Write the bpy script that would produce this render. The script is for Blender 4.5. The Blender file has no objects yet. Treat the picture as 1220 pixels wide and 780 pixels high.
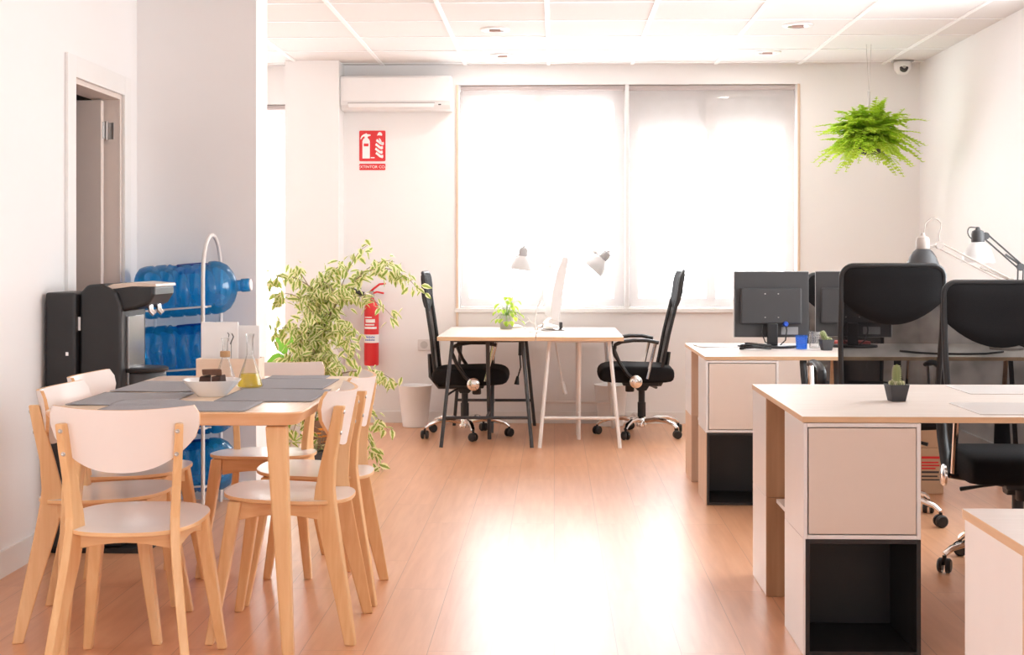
import bpy, math, random
from mathutils import Vector, Matrix, Euler
from math import sin, cos, pi, radians, sqrt, atan2

random.seed(7)
SC = bpy.context.scene
COL = SC.collection
YAW = 1.7
EYE = 1.195

# ------------------------------------------------------------------ materials
MATS = {}


def new_mat(name):
    m = bpy.data.materials.new(name)
    m.use_nodes = True
    nt = m.node_tree
    nt.nodes.clear()
    return m, nt


def N(nt, kind, **kw):
    n = nt.nodes.new(kind)
    for k, v in kw.items():
        setattr(n, k, v)
    return n


def L(nt, a, b):
    nt.links.new(a, b)


def mixrgb(nt, fac, a, b, blend='MIX'):
    n = N(nt, 'ShaderNodeMix', data_type='RGBA', blend_type=blend)
    for sock, v in ((n.inputs[0], fac), (n.inputs[6], a), (n.inputs[7], b)):
        if hasattr(v, 'is_linked') or hasattr(v, 'links'):
            L(nt, v, sock)
        elif isinstance(v, (int, float)):
            sock.default_value = v
        else:
            sock.default_value = (*v, 1)
    return n.outputs[2]


def coords(nt, scale=(1, 1, 1), kind='Object'):
    tc = N(nt, 'ShaderNodeTexCoord')
    mp = N(nt, 'ShaderNodeMapping')
    mp.inputs['Scale'].default_value = scale
    L(nt, tc.outputs[kind], mp.inputs[0])
    return mp.outputs[0]


def plain(name, col, rough=0.5, metal=0.0, var=0.06, scale=14.0, bump=0.0, spec=0.5, stretch=(1, 1, 1), coat=0.0, col2=None):
    """principled with a faint noise in the colour (and bump)"""
    if name in MATS:
        return MATS[name]
    m, nt = new_mat(name)
    out = N(nt, 'ShaderNodeOutputMaterial')
    b = N(nt, 'ShaderNodeBsdfPrincipled')
    v = coords(nt, stretch)
    nz = N(nt, 'ShaderNodeTexNoise')
    nz.inputs['Scale'].default_value = scale
    nz.inputs['Detail'].default_value = 4
    L(nt, v, nz.inputs['Vector'])
    c2 = col2 or tuple(max(0, c * (1 - var * 2)) for c in col)
    c = mixrgb(nt, nz.outputs['Fac'], col, c2)
    L(nt, c, b.inputs['Base Color'])
    b.inputs['Roughness'].default_value = rough
    b.inputs['Metallic'].default_value = metal
    b.inputs['Specular IOR Level'].default_value = spec
    b.inputs['Coat Weight'].default_value = coat
    if bump:
        bp = N(nt, 'ShaderNodeBump')
        bp.inputs['Strength'].default_value = bump
        bp.inputs['Distance'].default_value = 0.002
        L(nt, nz.outputs['Fac'], bp.inputs['Height'])
        L(nt, bp.outputs[0], b.inputs['Normal'])
    L(nt, b.outputs[0], out.inputs[0])
    MATS[name] = m
    return m


def wood(name, c1, c2, rough=0.45, stretch=(30, 30, 2.2), scale=1.6):
    if name in MATS:
        return MATS[name]
    m, nt = new_mat(name)
    out = N(nt, 'ShaderNodeOutputMaterial')
    b = N(nt, 'ShaderNodeBsdfPrincipled')
    v = coords(nt, stretch)
    nz = N(nt, 'ShaderNodeTexNoise')
    nz.inputs['Scale'].default_value = scale
    nz.inputs['Detail'].default_value = 6
    nz.inputs['Distortion'].default_value = 0.6
    L(nt, v, nz.inputs['Vector'])
    r = N(nt, 'ShaderNodeValToRGB')
    r.color_ramp.elements[0].position = 0.3
    r.color_ramp.elements[1].position = 0.72
    r.color_ramp.elements[0].color = (*c1, 1)
    r.color_ramp.elements[1].color = (*c2, 1)
    L(nt, nz.outputs['Fac'], r.inputs[0])
    L(nt, r.outputs[0], b.inputs['Base Color'])
    b.inputs['Roughness'].default_value = rough
    bp = N(nt, 'ShaderNodeBump')
    bp.inputs['Strength'].default_value = 0.08
    bp.inputs['Distance'].default_value = 0.001
    L(nt, nz.outputs['Fac'], bp.inputs['Height'])
    L(nt, bp.outputs[0], b.inputs['Normal'])
    L(nt, b.outputs[0], out.inputs[0])
    MATS[name] = m
    return m


def see_through(name, col, tint, transp, rough=0.05, translucent=0.0, gloss=0.06):
    """thin clear or coloured sheet: transparent + translucent + diffuse + a glossy coat by angle"""
    if name in MATS:
        return MATS[name]
    m, nt = new_mat(name)
    out = N(nt, 'ShaderNodeOutputMaterial')
    v = coords(nt)
    nz = N(nt, 'ShaderNodeTexNoise')
    nz.inputs['Scale'].default_value = 9
    L(nt, v, nz.inputs['Vector'])
    c = mixrgb(nt, nz.outputs['Fac'], col, tuple(x * 0.88 for x in col))
    tr = N(nt, 'ShaderNodeBsdfTransparent')
    tr.inputs[0].default_value = (*tint, 1)
    tl = N(nt, 'ShaderNodeBsdfTranslucent')
    L(nt, c, tl.inputs[0])
    df = N(nt, 'ShaderNodeBsdfDiffuse')
    L(nt, c, df.inputs[0])
    m1 = N(nt, 'ShaderNodeMixShader')
    m1.inputs[0].default_value = translucent
    L(nt, df.outputs[0], m1.inputs[1])
    L(nt, tl.outputs[0], m1.inputs[2])
    m2 = N(nt, 'ShaderNodeMixShader')
    m2.inputs[0].default_value = transp
    L(nt, m1.outputs[0], m2.inputs[1])
    L(nt, tr.outputs[0], m2.inputs[2])
    gl = N(nt, 'ShaderNodeBsdfGlossy')
    gl.inputs['Roughness'].default_value = rough
    lw = N(nt, 'ShaderNodeLayerWeight')
    lw.inputs[0].default_value = 0.25
    mul = N(nt, 'ShaderNodeMath', operation='MULTIPLY_ADD')
    L(nt, lw.outputs['Fresnel'], mul.inputs[0])
    mul.inputs[1].default_value = gloss * 6
    mul.inputs[2].default_value = gloss * 0.4
    mul.use_clamp = True
    m3 = N(nt, 'ShaderNodeMixShader')
    L(nt, mul.outputs[0], m3.inputs[0])
    L(nt, m2.outputs[0], m3.inputs[1])
    L(nt, gl.outputs[0], m3.inputs[2])
    L(nt, m3.outputs[0], out.inputs[0])
    MATS[name] = m
    return m


def mesh_fabric(name, col, cover):
    """woven net: opaque threads with open holes between them"""
    m, nt = new_mat(name)
    out = N(nt, 'ShaderNodeOutputMaterial')
    v = coords(nt, (420, 420, 420))
    w = N(nt, 'ShaderNodeTexNoise')
    w.inputs['Scale'].default_value = 0.02
    L(nt, v, w.inputs['Vector'])
    df = N(nt, 'ShaderNodeBsdfDiffuse')
    df.inputs[0].default_value = (*col, 1)
    tr = N(nt, 'ShaderNodeBsdfTransparent')
    mr = N(nt, 'ShaderNodeMapRange')
    mr.inputs[1].default_value = 0.3
    mr.inputs[2].default_value = 0.7
    mr.inputs[3].default_value = cover - 0.05
    mr.inputs[4].default_value = cover + 0.05
    L(nt, w.outputs['Fac'], mr.inputs[0])
    mx = N(nt, 'ShaderNodeMixShader')
    L(nt, mr.outputs[0], mx.inputs[0])
    L(nt, tr.outputs[0], mx.inputs[1])
    L(nt, df.outputs[0], mx.inputs[2])
    L(nt, mx.outputs[0], out.inputs[0])
    return m


def leaf_mat(name, inner, rim, split=0.55, trans=0.45):
    m, nt = new_mat(name)
    out = N(nt, 'ShaderNodeOutputMaterial')
    uv = N(nt, 'ShaderNodeUVMap', uv_map='UVMap')
    sp = N(nt, 'ShaderNodeSeparateXYZ')
    L(nt, uv.outputs[0], sp.inputs[0])
    v = coords(nt)
    nz = N(nt, 'ShaderNodeTexNoise')
    nz.inputs['Scale'].default_value = 60
    L(nt, v, nz.inputs['Vector'])
    ad = N(nt, 'ShaderNodeMath', operation='MULTIPLY_ADD')
    L(nt, nz.outputs['Fac'], ad.inputs[0])
    ad.inputs[1].default_value = 0.7
    ad.inputs[2].default_value = -0.35
    ad2 = N(nt, 'ShaderNodeMath', operation='ADD')
    L(nt, ad.outputs[0], ad2.inputs[0])
    L(nt, sp.outputs[0], ad2.inputs[1])
    mr = N(nt, 'ShaderNodeMapRange')
    mr.inputs[1].default_value = split - 0.08
    mr.inputs[2].default_value = split + 0.08
    L(nt, ad2.outputs[0], mr.inputs[0])
    # slow variation of green between leaves
    n2 = N(nt, 'ShaderNodeTexNoise')
    n2.inputs['Scale'].default_value = 11
    L(nt, v, n2.inputs['Vector'])
    ic = mixrgb(nt, n2.outputs['Fac'], tuple(c * 0.6 for c in inner), tuple(min(1, c * 1.35) for c in inner))
    c = mixrgb(nt, mr.outputs[0], ic, rim)
    df = N(nt, 'ShaderNodeBsdfPrincipled')
    L(nt, c, df.inputs['Base Color'])
    df.inputs['Roughness'].default_value = 0.45
    tl = N(nt, 'ShaderNodeBsdfTranslucent')
    L(nt, c, tl.inputs[0])
    mx = N(nt, 'ShaderNodeMixShader')
    mx.inputs[0].default_value = trans
    L(nt, df.outputs[0], mx.inputs[1])
    L(nt, tl.outputs[0], mx.inputs[2])
    L(nt, mx.outputs[0], out.inputs[0])
    return m


def wall_mat(name, col, rough=0.75):
    return plain(name, col, rough, var=0.015, scale=3.0, bump=0.05, spec=0.3)


WALL = wall_mat('wall_paint', (0.895, 0.875, 0.865))
WALLW = wall_mat('wall_paint_right', (0.88, 0.875, 0.87))
CEIL = plain('ceiling_tile', (0.83, 0.81, 0.80), 0.9, var=0.04, scale=120, bump=0.15, spec=0.1)
TBAR = plain('ceiling_bar', (0.97, 0.97, 0.97), 0.4, var=0.01)
TRIM = plain('white_trim', (0.86, 0.84, 0.82), 0.45, var=0.02)
JAMB = plain('door_paint', (0.80, 0.70, 0.64), 0.5, var=0.03)
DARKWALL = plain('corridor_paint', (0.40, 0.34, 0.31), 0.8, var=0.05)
WHITE = plain('white_lacquer', (0.86, 0.84, 0.83), 0.3, var=0.02)
CHAIRW = plain('white_chair_foil', (0.88, 0.80, 0.755), 0.35, var=0.015)
SHADEW = plain('shaded_white_lacquer', (0.79, 0.68, 0.595), 0.35, var=0.02)  # white cube doors, shade put into the colour as beige
BLACKB = plain('black_foil', (0.022, 0.018, 0.018), 0.4, var=0.15)
BLACKP = plain('black_plastic', (0.018, 0.017, 0.018), 0.42, var=0.15)
BLACKF = plain('black_fabric', (0.012, 0.011, 0.012), 0.85, var=0.2, scale=200, bump=0.2, spec=0.2)
GREYP = plain('charcoal_plastic', (0.05, 0.048, 0.05), 0.5, var=0.1)
DGREY = plain('dark_pot', (0.06, 0.06, 0.065), 0.7, var=0.1)
CHROME = plain('chrome', (0.86, 0.84, 0.82), 0.12, 1.0, var=0.03)
STEEL = plain('brushed_steel', (0.55, 0.52, 0.5), 0.3, 1.0, var=0.06)
BIRCH = wood('birch_upright', (0.74, 0.42, 0.19), (0.83, 0.53, 0.27), 0.42)
BIRCHX = wood('birch_rail', (0.72, 0.40, 0.18), (0.82, 0.51, 0.26), 0.42, stretch=(4, 4, 30))
ASH = wood('ash_table', (0.82, 0.60, 0.42), (0.90, 0.72, 0.54), 0.3, stretch=(30, 2.5, 30))
ASHEDGE = wood('ash_edge', (0.76, 0.43, 0.22), (0.86, 0.55, 0.33), 0.4, stretch=(3, 3, 40))
OAKTOP = wood('pale_oak_top', (0.70, 0.60, 0.535), (0.76, 0.67, 0.61), 0.38, stretch=(2.2, 26, 26))
OAKEDGE = wood('oak_edge', (0.66, 0.42, 0.24), (0.76, 0.52, 0.32), 0.45, stretch=(3, 3, 40))
OAK = wood('oak_panel', (0.36, 0.185, 0.09), (0.46, 0.26, 0.14), 0.5, stretch=(24, 24, 2))
OAKL = wood('oak_panel_light', (0.62, 0.42, 0.29), (0.74, 0.55, 0.41), 0.45, stretch=(24, 24, 2))
FELT = plain('grey_felt', (0.43, 0.425, 0.445), 0.95, var=0.18, scale=260, bump=0.4, spec=0.1)
BLINDTUBE = plain('blind_tube', (0.52, 0.45, 0.44), 0.6, var=0.05)
GUIDE = plain('beige_guide', (0.78, 0.60, 0.46), 0.5, var=0.05)
RED = plain('signal_red', (0.78, 0.03, 0.035), 0.35, var=0.05)
SIGNW = plain('sign_white', (0.95, 0.93, 0.92), 0.5, var=0.01)
GREEN_CACT = plain('cactus_green', (0.30, 0.36, 0.13), 0.7, var=0.3, scale=60, bump=0.6)
SPINE = plain('cactus_spine', (0.86, 0.82, 0.58), 0.7)
SOIL = plain('soil', (0.07, 0.045, 0.03), 0.95, var=0.3, scale=90, bump=0.8)
BARK = plain('bark', (0.36, 0.27, 0.18), 0.85, var=0.2, scale=50, bump=0.5)
TERRA = plain('pale_pot', (0.70, 0.67, 0.64), 0.6, var=0.05)
CARD = plain('cardboard', (0.62, 0.42, 0.27), 0.85, var=0.06, scale=30)
CAKE = plain('dark_cake', (0.085, 0.038, 0.026), 0.85, var=0.35, scale=70, bump=1.0)
CAKE2 = plain('crust_cake', (0.22, 0.10, 0.06), 0.85, var=0.3, scale=70, bump=1.0)
CORK = plain('cork', (0.62, 0.36, 0.18), 0.85, var=0.15, scale=150, bump=0.4)
PAPER = plain('paper', (0.90, 0.88, 0.87), 0.7, var=0.01)
CERAM = plain('ceramic', (0.88, 0.85, 0.83), 0.2, var=0.01)
BINW = plain('bin_plastic', (0.88, 0.86, 0.85), 0.45, var=0.01)
ORANGE = plain('orange_petal', (0.95, 0.36, 0.03), 0.6, var=0.15, scale=80)
BLUEP = plain('blue_plastic', (0.03, 0.10, 0.55), 0.4)
BROWNL = plain('dark_vinegar', (0.12, 0.04, 0.02), 0.2)
FROST = plain('frosted_shade', (0.62, 0.60, 0.59), 0.35, var=0.02)

WBLUE = see_through('water_bottle_blue', (0.02, 0.46, 0.88), (0.22, 0.70, 1.0), 0.64, 0.06, 0.6, 0.12)
WDEEP = plain('bottle_handle_blue', (0.01, 0.05, 0.26), 0.35)
GLASS = see_through('clear_glass', (0.9, 0.9, 0.9), (0.97, 0.97, 0.965), 0.95, 0.02, 0.3, 0.10)
PANE = see_through('window_pane', (0.9, 0.9, 0.9), (0.97, 0.98, 0.98), 0.97, 0.02, 0.3, 0.05)
OIL = see_through('olive_oil', (0.85, 0.70, 0.02), (1.0, 0.90, 0.12), 0.6, 0.05, 0.6, 0.05)
BLUEG = see_through('blue_glass', (0.15, 0.40, 1.0), (0.42, 0.68, 1.0), 0.82, 0.05, 0.5, 0.06)
BLIND = see_through('blind_fabric', (0.76, 0.72, 0.71), (1.0, 0.985, 0.98), 0.62, 0.6, 0.04, 0.0)
NETM = mesh_fabric('black_net', (0.012, 0.011, 0.012), 0.85)
LEAFV = leaf_mat('variegated_leaf', (0.32, 0.44, 0.07), (0.93, 0.89, 0.55), 0.42)
LEAFG = leaf_mat('green_leaf', (0.22, 0.52, 0.06), (0.40, 0.68, 0.14), 0.8)
FERNM = leaf_mat('fern_leaf', (0.58, 0.80, 0.08), (0.72, 0.88, 0.16), 0.6, 0.55)
IVYM = leaf_mat('small_pot_leaf', (0.40, 0.62, 0.05), (0.72, 0.80, 0.22), 0.6, 0.5)


def floor_mat():
    m, nt = new_mat('laminate_floor')
    out = N(nt, 'ShaderNodeOutputMaterial')
    b = N(nt, 'ShaderNodeBsdfPrincipled')
    tc = N(nt, 'ShaderNodeTexCoord')
    mp = N(nt, 'ShaderNodeMapping')
    mp.inputs['Rotation'].default_value = (0, 0, pi / 2)
    L(nt, tc.outputs['Object'], mp.inputs[0])
    br = N(nt, 'ShaderNodeTexBrick')
    br.offset = 0.37
    br.inputs['Color1'].default_value = (0, 0, 0, 1)
    br.inputs['Color2'].default_value = (1, 1, 1, 1)
    br.inputs['Mortar'].default_value = (0.5, 0.5, 0.5, 1)
    br.inputs['Scale'].default_value = 1
    br.inputs['Mortar Size'].default_value = 0.0012
    br.inputs['Brick Width'].default_value = 1.28
    br.inputs['Row Height'].default_value = 0.192
    L(nt, mp.outputs[0], br.inputs['Vector'])
    mg = N(nt, 'ShaderNodeMapping')
    mg.inputs['Scale'].default_value = (22, 1.6, 1)
    L(nt, tc.outputs['Object'], mg.inputs[0])
    addv = N(nt, 'ShaderNodeVectorMath', operation='ADD')
    L(nt, mg.outputs[0], addv.inputs[0])
    sc = N(nt, 'ShaderNodeVectorMath', operation='SCALE')
    L(nt, br.outputs['Color'], sc.inputs[0])
    sc.inputs['Scale'].default_value = 13.0
    L(nt, sc.outputs[0], addv.inputs[1])
    nz = N(nt, 'ShaderNodeTexNoise')
    nz.inputs['Scale'].default_value = 1.5
    nz.inputs['Detail'].default_value = 8
    nz.inputs['Distortion'].default_value = 0.4
    L(nt, addv.outputs[0], nz.inputs['Vector'])
    r = N(nt, 'ShaderNodeValToRGB')
    r.color_ramp.elements[0].position = 0.3
    r.color_ramp.elements[0].color = (0.67, 0.32, 0.16, 1)
    r.color_ramp.elements[1].position = 0.72
    r.color_ramp.elements[1].color = (0.78, 0.415, 0.235, 1)
    L(nt, nz.outputs['Fac'], r.inputs[0])
    tone = mixrgb(nt, 0.07, r.outputs[0], br.outputs['Color'], 'SOFT_LIGHT')
    c = mixrgb(nt, br.outputs['Fac'], tone, (0.46, 0.21, 0.11))
    L(nt, c, b.inputs['Base Color'])
    mr = N(nt, 'ShaderNodeMapRange')
    mr.inputs[3].default_value = 0.30
    mr.inputs[4].default_value = 0.33
    L(nt, nz.outputs['Fac'], mr.inputs[0])
    L(nt, mr.outputs[0], b.inputs['Roughness'])
    b.inputs['Specular IOR Level'].default_value = 0.95
    bp = N(nt, 'ShaderNodeBump')
    bp.inputs['Strength'].default_value = 0.012
    bp.inputs['Distance'].default_value = 0.001
    L(nt, nz.outputs['Fac'], bp.inputs['Height'])
    L(nt, bp.outputs[0], b.inputs['Normal'])
    L(nt, b.outputs[0], out.inputs[0])
    return m


FLOOR = floor_mat()


# ------------------------------------------------------------------ mesh builder
class MB:
    def __init__(s):
        s.v, s.f, s.m, s.uv = [], [], [], []

    def add(s, verts, faces, mi=0, uvs=None):
        o = len(s.v)
        s.v += [tuple(p) for p in verts]
        for f in faces:
            s.f.append(tuple(i + o for i in f))
            s.m.append(mi)
        s.uv += uvs if uvs else [(0, 0)] * len(verts)
        return s

    def box(s, lo, hi, mi=0, M=None):
        x0, y0, z0 = lo
        x1, y1, z1 = hi
        vs = [Vector(p) for p in ((x0, y0, z0), (x1, y0, z0), (x1, y1, z0), (x0, y1, z0), (x0, y0, z1), (x1, y0, z1), (x1, y1, z1), (x0, y1, z1))]
        if M:
            vs = [M @ p for p in vs]
        fs = ((0, 3, 2, 1), (4, 5, 6, 7), (0, 1, 5, 4), (1, 2, 6, 5), (2, 3, 7, 6), (3, 0, 4, 7))
        return s.add(vs, fs, mi)

    def loft(s, rings, mi=0, cap=True, closed=False):
        n = len(rings[0])
        vs = [p for r in rings for p in r]
        fs = []
        k = len(rings)
        for i in range(k if closed else k - 1):
            a, b = i * n, ((i + 1) % k) * n
            for j in range(n):
                fs.append((a + j, a + (j + 1) % n, b + (j + 1) % n, b + j))
        if cap and not closed:
            fs.append(tuple(range(n))[::-1])
            fs.append(tuple(range((k - 1) * n, k * n)))
        return s.add(vs, fs, mi)

    def rects(s, secs, mi=0):
        """horizontal rectangular sections (x, y, z, hx, hy, yaw)"""
        rings = []
        for q in secs:
            x, y, z, hx, hy = q[:5]
            a = q[5] if len(q) > 5 else 0
            rings.append([(x + cos(a) * u - sin(a) * w, y + sin(a) * u + cos(a) * w, z) for u, w in ((-hx, -hy), (hx, -hy), (hx, hy), (-hx, hy))])
        return s.loft(rings, mi)

    def tube(s, pts, r, n=8, mi=0, closed=False, flat=None):
        pts = [Vector(p) for p in pts]
        k = len(pts)
        rr = r if isinstance(r, (list, tuple)) else [r] * k
        rings = []
        prev = None
        for i, p in enumerate(pts):
            if closed:
                t = pts[(i + 1) % k] - pts[i - 1]
            else:
                t = pts[min(i + 1, k - 1)] - pts[max(i - 1, 0)]
            t.normalize()
            if prev is None:
                u = Vector((0, 0, 1)) if abs(t.z) < 0.9 else Vector((1, 0, 0))
            else:
                u = prev
            u = (u - t * u.dot(t)).normalized()
            prev = u
            w = t.cross(u)
            a, b = rr[i], rr[i] * (flat or 1)
            rings.append([p + u * (cos(2 * pi * j / n) * a) + w * (sin(2 * pi * j / n) * b) for j in range(n)])
        return s.loft(rings, mi, True, closed)

    def lathe(s, prof, n=32, c=(0, 0, 0), mi=0, M=None, cap0=True, cap1=True, sq=0.0):
        """prof: (r, z) list turned about z; sq bends the circle towards a square"""
        rings = []
        for r, z in prof:
            ring = []
            for j in range(n):
                a = 2 * pi * j / n
                k = 1 + sq * (1 / max(abs(cos(a)), abs(sin(a))) - 1)
                p = Vector((r * k * cos(a), r * k * sin(a), z))
                ring.append((M @ p if M else p) + Vector(c))
            rings.append(ring)
        vs = [p for r in rings for p in r]
        fs = []
        for i in range(len(rings) - 1):
            for j in range(n):
                fs.append((i * n + j, i * n + (j + 1) % n, (i + 1) * n + (j + 1) % n, (i + 1) * n + j))
        if cap0:
            fs.append(tuple(range(n))[::-1])
        if cap1:
            fs.append(tuple(range((len(rings) - 1) * n, len(rings) * n)))
        return s.add(vs, fs, mi)

    def prism(s, poly, a, b, axis='z', mi=0, M=None):
        """poly (u, w) extruded from a to b along the axis"""
        def P(u, w, d):
            p = {'z': (u, w, d), 'y': (u, d, w), 'x': (d, u, w)}[axis]
            return M @ Vector(p) if M else p
        n = len(poly)
        vs = [P(u, w, a) for u, w in poly] + [P(u, w, b) for u, w in poly]
        fs = [tuple(range(n))[::-1], tuple(range(n, 2 * n))]
        fs += [(i, (i + 1) % n, n + (i + 1) % n, n + i) for i in range(n)]
        return s.add(vs, fs, mi)

    def ball(s, c, r, n=12, mi=0, sc=(1, 1, 1), jit=0.0):
        m = n // 2 + 1
        rings = []
        for i in range(1, m):
            t = pi * i / m
            rings.append([(c[0] + sc[0] * r * sin(t) * cos(2 * pi * j / n) * (1 + random.uniform(-jit, jit)), c[1] + sc[1] * r * sin(t) * sin(2 * pi * j / n) * (1 + random.uniform(-jit, jit)), c[2] - sc[2] * r * cos(t) * (1 + random.uniform(-jit, jit))) for j in range(n)])
        return s.loft(rings, mi)

    def grid(s, fn, nu, nv, mi=0):
        vs = [fn(i / nu, j / nv) for j in range(nv + 1) for i in range(nu + 1)]
        fs = [(j * (nu + 1) + i, j * (nu + 1) + i + 1, (j + 1) * (nu + 1) + i + 1, (j + 1) * (nu + 1) + i) for j in range(nv) for i in range(nu)]
        return s.add(vs, fs, mi)

    def leaf(s, base, d, up, ln, wd, mi=0, fold=0.25, droop=0.15):
        d = Vector(d).normalized()
        up = Vector(up)
        sd = d.cross(up)
        if sd.length < 1e-4:
            sd = d.cross(Vector((1, 0, 0)))
        sd.normalize()
        nrm = sd.cross(d)
        base = Vector(base)
        vs, uv = [], []
        prof = ((0, 0.0), (0.3, 0.9), (0.6, 0.85), (1.0, 0.0))
        for t, w in prof:
            c = base + d * (ln * t) - nrm * (droop * ln * t * t)
            if w == 0:
                vs.append(c)
                uv.append((0.3, t))
            else:
                hw = wd * w / 2
                for q, u in ((-1, 1), (0, 0), (1, 1)):
                    vs.append(c + sd * (hw * q) + nrm * (fold * hw * abs(q)))
                    uv.append((u, t))
        fs = [(0, 2, 1), (0, 3, 2), (1, 2, 5, 4), (2, 3, 6, 5), (4, 5, 7), (5, 6, 7)]
        return s.add(vs, fs, mi, uv)

    def build(s, name, mat, parent=None, smooth=False, bevel=0.0, seg=2, uv=False, solid=0.0, sub=0):
        me = bpy.data.meshes.new(name)
        me.from_pydata(s.v, [], s.f)
        mats = mat if isinstance(mat, (list, tuple)) else [mat]
        for m in mats:
            me.materials.append(m)
        if len(mats) > 1:
            me.polygons.foreach_set('material_index', s.m)
        if smooth:
            me.polygons.foreach_set('use_smooth', [True] * len(me.polygons))
        if uv:
            ul = me.uv_layers.new(name='UVMap')
            for lp in me.loops:
                ul.data[lp.index].uv = s.uv[lp.vertex_index]
        me.update()
        if smooth and not sub:
            try:
                me.set_sharp_from_angle(angle=radians(42))
            except Exception:
                pass
        o = bpy.data.objects.new(name, me)
        COL.objects.link(o)
        if parent:
            o.parent = parent
        if solid:
            md = o.modifiers.new('thick', 'SOLIDIFY')
            md.thickness = solid
            md.offset = 0
        if bevel:
            md = o.modifiers.new('edge', 'BEVEL')
            md.width = bevel
            md.segments = seg
            md.limit_method = 'ANGLE'
            md.angle_limit = radians(40)
        if sub:
            md = o.modifiers.new('sub', 'SUBSURF')
            md.levels = sub
            md.render_levels = sub
        return o


def fix_normals(o):
    import bmesh
    bm = bmesh.new()
    bm.from_mesh(o.data)
    bmesh.ops.recalc_face_normals(bm, faces=bm.faces)
    bm.to_mesh(o.data)
    bm.free()
    return o


def tag(o, label, cat, group=None, kind=None):
    o['label'] = label
    o['category'] = cat
    if group:
        o['group'] = group
    if kind:
        o['kind'] = kind
    return o


def thing(name, label, cat, loc=(0, 0, 0), rz=0, group=None):
    o = bpy.data.objects.new(name, None)
    o.empty_display_size = 0.1
    COL.objects.link(o)
    o.location = loc
    o.rotation_euler = (0, 0, radians(rz))
    return tag(o, label, cat, group)


def struct(o):
    o['kind'] = 'structure'
    return o


def at(o, loc, rz=0):
    o.location = loc
    o.rotation_euler = (0, 0, radians(rz))
    return o


def dup(o, parent=None):
    c = o.copy()
    COL.objects.link(c)
    c.parent = parent
    for ch in list(o.children):
        dup(ch, c)
    return c


def rbox(lo, hi, name, mat, parent=None, bevel=0.003, seg=2):
    return MB().box(lo, hi).build(name, mat, parent, bevel=bevel, seg=seg)


def arc(c, r, a0, a1, n, plane='xz', y=0):
    out = []
    for i in range(n + 1):
        a = radians(a0 + (a1 - a0) * i / n)
        u, w = c[0] + r * cos(a), c[1] + r * sin(a)
        out.append((u, y, w) if plane == 'xz' else (y, u, w) if plane == 'yz' else (u, w, y))
    return out


def rrect(w, h, r, n=5, cx=0, cy=0):
    pts = []
    for sx, sy, a0 in ((1, 1, 0), (-1, 1, 90), (-1, -1, 180), (1, -1, 270)):
        for i in range(n + 1):
            a = radians(a0 + 90 * i / n)
            pts.append((cx + sx * (w / 2 - r) + r * cos(a), cy + sy * (h / 2 - r) + r * sin(a)))
    return pts


# ------------------------------------------------------------------ the room
XL, XR, YB, ZC, YF = -2.07, 2.62, 10.28, 2.59, -1.6
WX0, WX1, WZ0, WZ1 = -0.69, 1.745, 0.83, 2.445      # main window opening
DX0, DX1, DZ1 = -2.75, -1.93, 2.31                   # glazed opening in the alcove
ALC = -3.1                                           # alcove's left wall
JX, JY0, JY1 = -1.475, 7.0, 7.27                     # projecting wall

struct(MB().box((ALC - 0.1, YF, -0.05), (XR + 0.2, YB + 0.25, 0)).build('floor', FLOOR))
struct(MB().box((ALC - 0.1, YF, ZC), (XR + 0.2, YB + 0.25, ZC + 0.08)).build('ceiling', CEIL))

# ceiling grid bars: strong ones towards the window, fine ones across
g = MB()
x = -0.64 - 0.6 * 5
while x < XR:
    if x > ALC:
        g.box((x - 0.0125, YF, ZC - 0.007), (x + 0.0125, YB, ZC - 0.0002))
    x += 0.6
y = 7.755 - 0.6 * 15
while y < YB:
    if y > YF:
        g.box((ALC, y - 0.008, ZC - 0.005), (XR, y + 0.008, ZC - 0.0002))
    y += 0.6
struct(g.build('trim_1', TBAR))

# left wall with the door opening
DY0, DY1, DZ = 6.05, 6.76, 1.98
b = MB()
b.box((XL - 0.14, YF, 0), (XL, DY0, ZC))
b.box((XL - 0.14, DY1, 0), (XL, JY0, ZC))
b.box((XL - 0.14, DY0, DZ), (XL, DY1, ZC))
struct(b.build('wall_left', WALL))
struct(MB().box((ALC, JY0, 0), (JX, JY1, ZC)).build('wall_projecting', WALL))
struct(MB().box((ALC - 0.12, JY1, 0), (ALC, YB, ZC)).build('wall_alcove', WALL))
SY0, SY1, SZ0, SZ1 = 5.0, 7.78, 0.95, 2.45            # added side window, unseen at the right, to brighten the room
b = MB()
b.box((XR, YF, 0), (XR + 0.15, SY0, ZC))
b.box((XR, SY1, 0), (XR + 0.15, YB + 0.2, ZC))
b.box((XR, SY0, 0), (XR + 0.15, SY1, SZ0))
b.box((XR, SY0, SZ1), (XR + 0.15, SY1, ZC))
struct(b.build('wall_right', WALLW))
b = MB()
for i in range(4):
    ya, yb = SY0 + (SY1 - SY0) * i / 3 - 0.03, SY0 + (SY1 - SY0) * i / 3 + 0.03
    b.box((XR + 0.06, max(SY0 + 0.001, ya), SZ0 + 0.001), (XR + 0.11, min(SY1 - 0.001, yb), SZ1 - 0.001))
b.box((XR + 0.065, SY0 + 0.03, SZ0 + 0.001), (XR + 0.105, SY1 - 0.03, SZ0 + 0.05))
b.box((XR + 0.065, SY0 + 0.03, SZ1 - 0.05), (XR + 0.105, SY1 - 0.03, SZ1 - 0.001))
w3 = struct(b.build('added_window', WHITE))
MB().box((XR + 0.082, SY0 + 0.03, SZ0 + 0.05), (XR + 0.088, SY1 - 0.03, SZ1 - 0.05)).build('pane', PANE, w3)
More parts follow.
